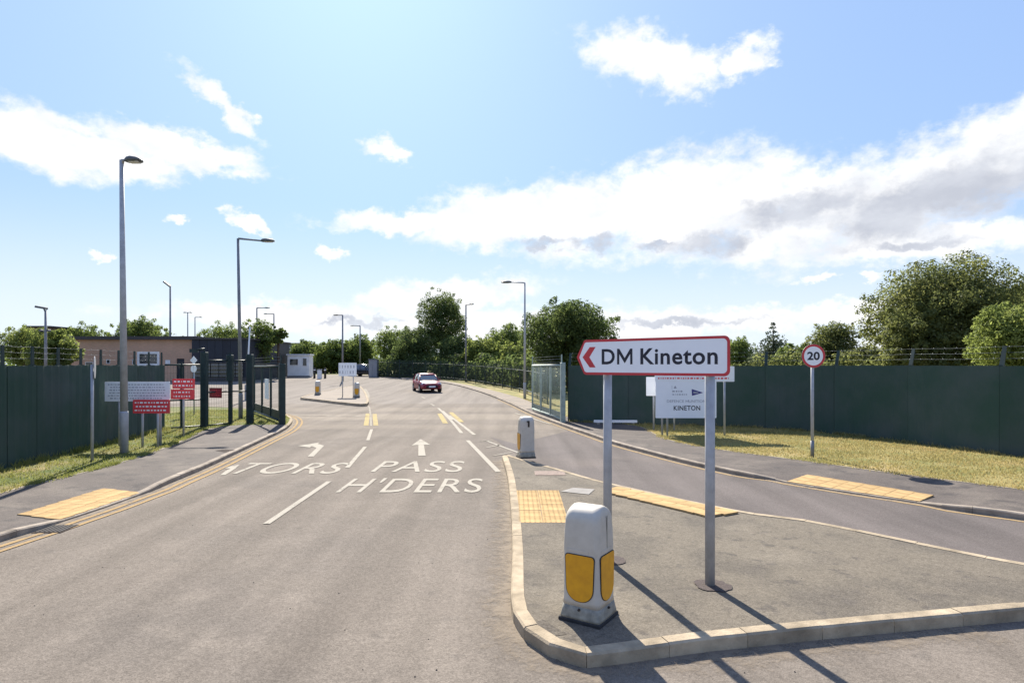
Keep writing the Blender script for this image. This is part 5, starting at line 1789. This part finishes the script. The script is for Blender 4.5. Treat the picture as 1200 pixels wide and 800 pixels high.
broadleaf(28, 380, 26, 78, 'light green tree standing just past the brown block', 'light', 11, n=6000)
broadleaf(62, 383, 30, 66, 'yellow-green leafy tree in front of the brown block and brick building end', 'light', 12, n=8000, low=1.0, leaf=.22)
broadleaf(96, 376, 24, 88, 'mid green tree rising behind the end of the brick roof nearest the brown block', 'mid', 13, n=6000)
broadleaf(163, 371, 35, 98, 'rounded green tree behind the middle of the brick roof', 'mid', 14, n=9000, leaf=.25)
broadleaf(207, 391, 14, 98, 'small tree tip just above the brick roof', 'mid', 15, n=2500)
broadleaf(263, 376, 29, 92, 'rounded tree behind the dark navy annexe', 'mid', 16, n=8000)
broadleaf(303, 371, 22, 76, 'loose open tree with a leaning side limb beside the annexe', 'mid', 17, n=4200, lobes=18, low=1.5)
broadleaf(327, 381, 10, 77, 'small drooping side crown next to the loose open tree', 'mid', 18, n=1200, lobes=9, low=4.2)
broadleaf(358, 398, 26, 112, 'low dark tree directly behind the white kiosk', 'mid', 19, n=6000, leaf=.26, low=.4)
broadleaf(388, 396, 26, 106, 'rounded hedge tree between the kiosk and the far sign board', 'mid', 20, n=6500, leaf=.26, low=.3)
broadleaf(420, 390, 25, 108, 'taller rounded hedge tree behind the distant lamp post', 'mid', 21, n=7000, leaf=.26, low=.3)
broadleaf(462, 378, 24, 92, 'bushy tree on the kiosk side of the tallest tree', 'mid', 22, n=7500, low=.4)
broadleaf(486, 381, 32, 84, 'dense shadowy tree filling in front of the tallest tree', 'dark', 23, n=9500, low=.3)
broadleaf(518, 335, 29, 88, 'tallest dark tree with a narrow crown by the far bend', 'dark', 24, n=11000, low=2.5, lobes=30)
broadleaf(537, 390, 30, 80, 'dark spreading tree behind the far palisade fence', 'dark', 25, n=8500, low=.4)
broadleaf(566, 391, 26, 76, 'light green bushy tree behind the palisade fence', 'light', 26, n=7500, low=.4)
broadleaf(592, 378, 28, 80, 'mid green tree between the bushy tree and the wide spreading tree', 'mid', 27, n=8000, low=.4)
broadleaf(604, 398, 22, 66, 'bright green shrub tree next to the lamp post beyond the pale gate', 'light', 28, n=6000, low=.3)
broadleaf(666, 343, 61, 52, 'wide flat-topped spreading tree directly behind the direction sign', 'dark', 29, n=19000, low=1.6, leaf=.17, lobes=38, flat_top=.15)
broadleaf(735, 402, 28, 70, 'low hedge tree hidden mostly behind the direction sign', 'mid', 30, n=6000, low=.3)
broadleaf(800, 404, 50, 72, 'low spreading tree line piece behind the direction sign', 'mid', 31, n=8000, low=.3)
broadleaf(866, 393, 22, 84, 'small rounded tree just past the end of the direction sign', 'mid', 32, n=5000, low=.3)
conifer(906, 377, 36, 70, 'pointed dark conifer showing over the green fence', 33)
broadleaf(932, 402, 28, 66, 'low green shrub tree between the conifer and the speed sign', 'mid', 34, n=5500, low=.3)
broadleaf(976, 373, 33, 66, 'rounded tree directly behind the round speed limit sign', 'olive', 35, n=7500, low=.4)
broadleaf(1018, 404, 24, 58, 'small shrub tree between the speed sign and the huge tree', 'olive', 36, n=4500, low=.3)
broadleaf(1106, 297, 86, 50, 'huge broad dark tree towering over the green fence', 'olive', 37, n=34000, low=1.0, leaf=.18, lobes=60)
broadleaf(1070, 350, 38, 47, 'lower leafy tree leaning out from the side of the huge tree', 'olive', 38, n=11000, low=.8, leaf=.17, lobes=28)
broadleaf(1186, 318, 40, 58, 'dark tree standing behind the lighter yellow-green tree', 'dark', 39, n=9000, low=1.0)
broadleaf(1188, 348, 50, 36, 'lighter yellow-green tree in front of the huge tree', 'light', 40, n=15000, low=.6, leaf=.14, lobes=34)


# far woodland that reads as one mass along the horizon
def woodland():
    rnd = random.Random(77); cl = []
    for k in range(420):
        a = R(-75 + 150 * k / 420 + rnd.uniform(-.3, .3)); d = rnd.uniform(170, 210)
        h = rnd.uniform(4.5, 9)
        r = rnd.uniform(2.2, 4.2)
        cl.append((d * math.sin(a), d * math.cos(a), 1.2 + h - r, r)); cl.append((d * math.sin(a) + rnd.uniform(-2, 2), d * math.cos(a), 1.2 + r * .5, r))
    o = leaf_object('far_woodland', leaves(cl, 52000, .55, 9), LEAF['mid'], None)
    stuff(o); tag(o, 'low belt of distant woodland along the horizon', 'woodland')


woodland()


def thicket(name, label, pts, h0, h1, r0, r1, n, leaf, kind, seed, step=1.1):
    rnd = random.Random(seed); path = Path(catmull(pts, 4)); cl = []; s_ = 0.0
    while s_ < path.len:
        q = path.at(s_); h = rnd.uniform(h0, h1); r = rnd.uniform(r0, r1)
        g = gz(q.y)
        cl.append((q.x, q.y + rnd.uniform(-.8, .8), g + max(r * .6, h - r), r)); cl.append((q.x + rnd.uniform(-.5, .5), q.y + rnd.uniform(-.8, .8), g + r * .5, r * 1.1))
        s_ += step * rnd.uniform(.6, 1.3)
    o = leaf_object(name, leaves(cl, n, leaf, seed), LEAF[kind], None)
    stuff(o); tag(o, label, 'undergrowth')


up = lambda px, Y: Vector((Xat(px, Y), Y, 0))
thicket('undergrowth', 'dark undergrowth filling in below the trees behind the far palisade fence', [up(448, 84), up(490, 80), up(540, 74), up(580, 66), up(612, 58), up(650, 50)], 1.8, 3.6, .8, 1.5, 16000, .2, 'dark', 61)
thicket('undergrowth', 'low hedge undergrowth beyond the field behind the kiosk', [up(330, 112), up(380, 108), up(440, 106)], 2.2, 3.6, 1.0, 1.6, 8000, .26, 'mid', 62)
thicket('undergrowth', 'loose hedge undergrowth rising over the green fence by the speed sign', [up(720, 56), up(840, 62), up(930, 60), up(1010, 54), up(1100, 46), up(1220, 40)], 2.4, 4.4, .9, 1.6, 16000, .19, 'olive', 63)
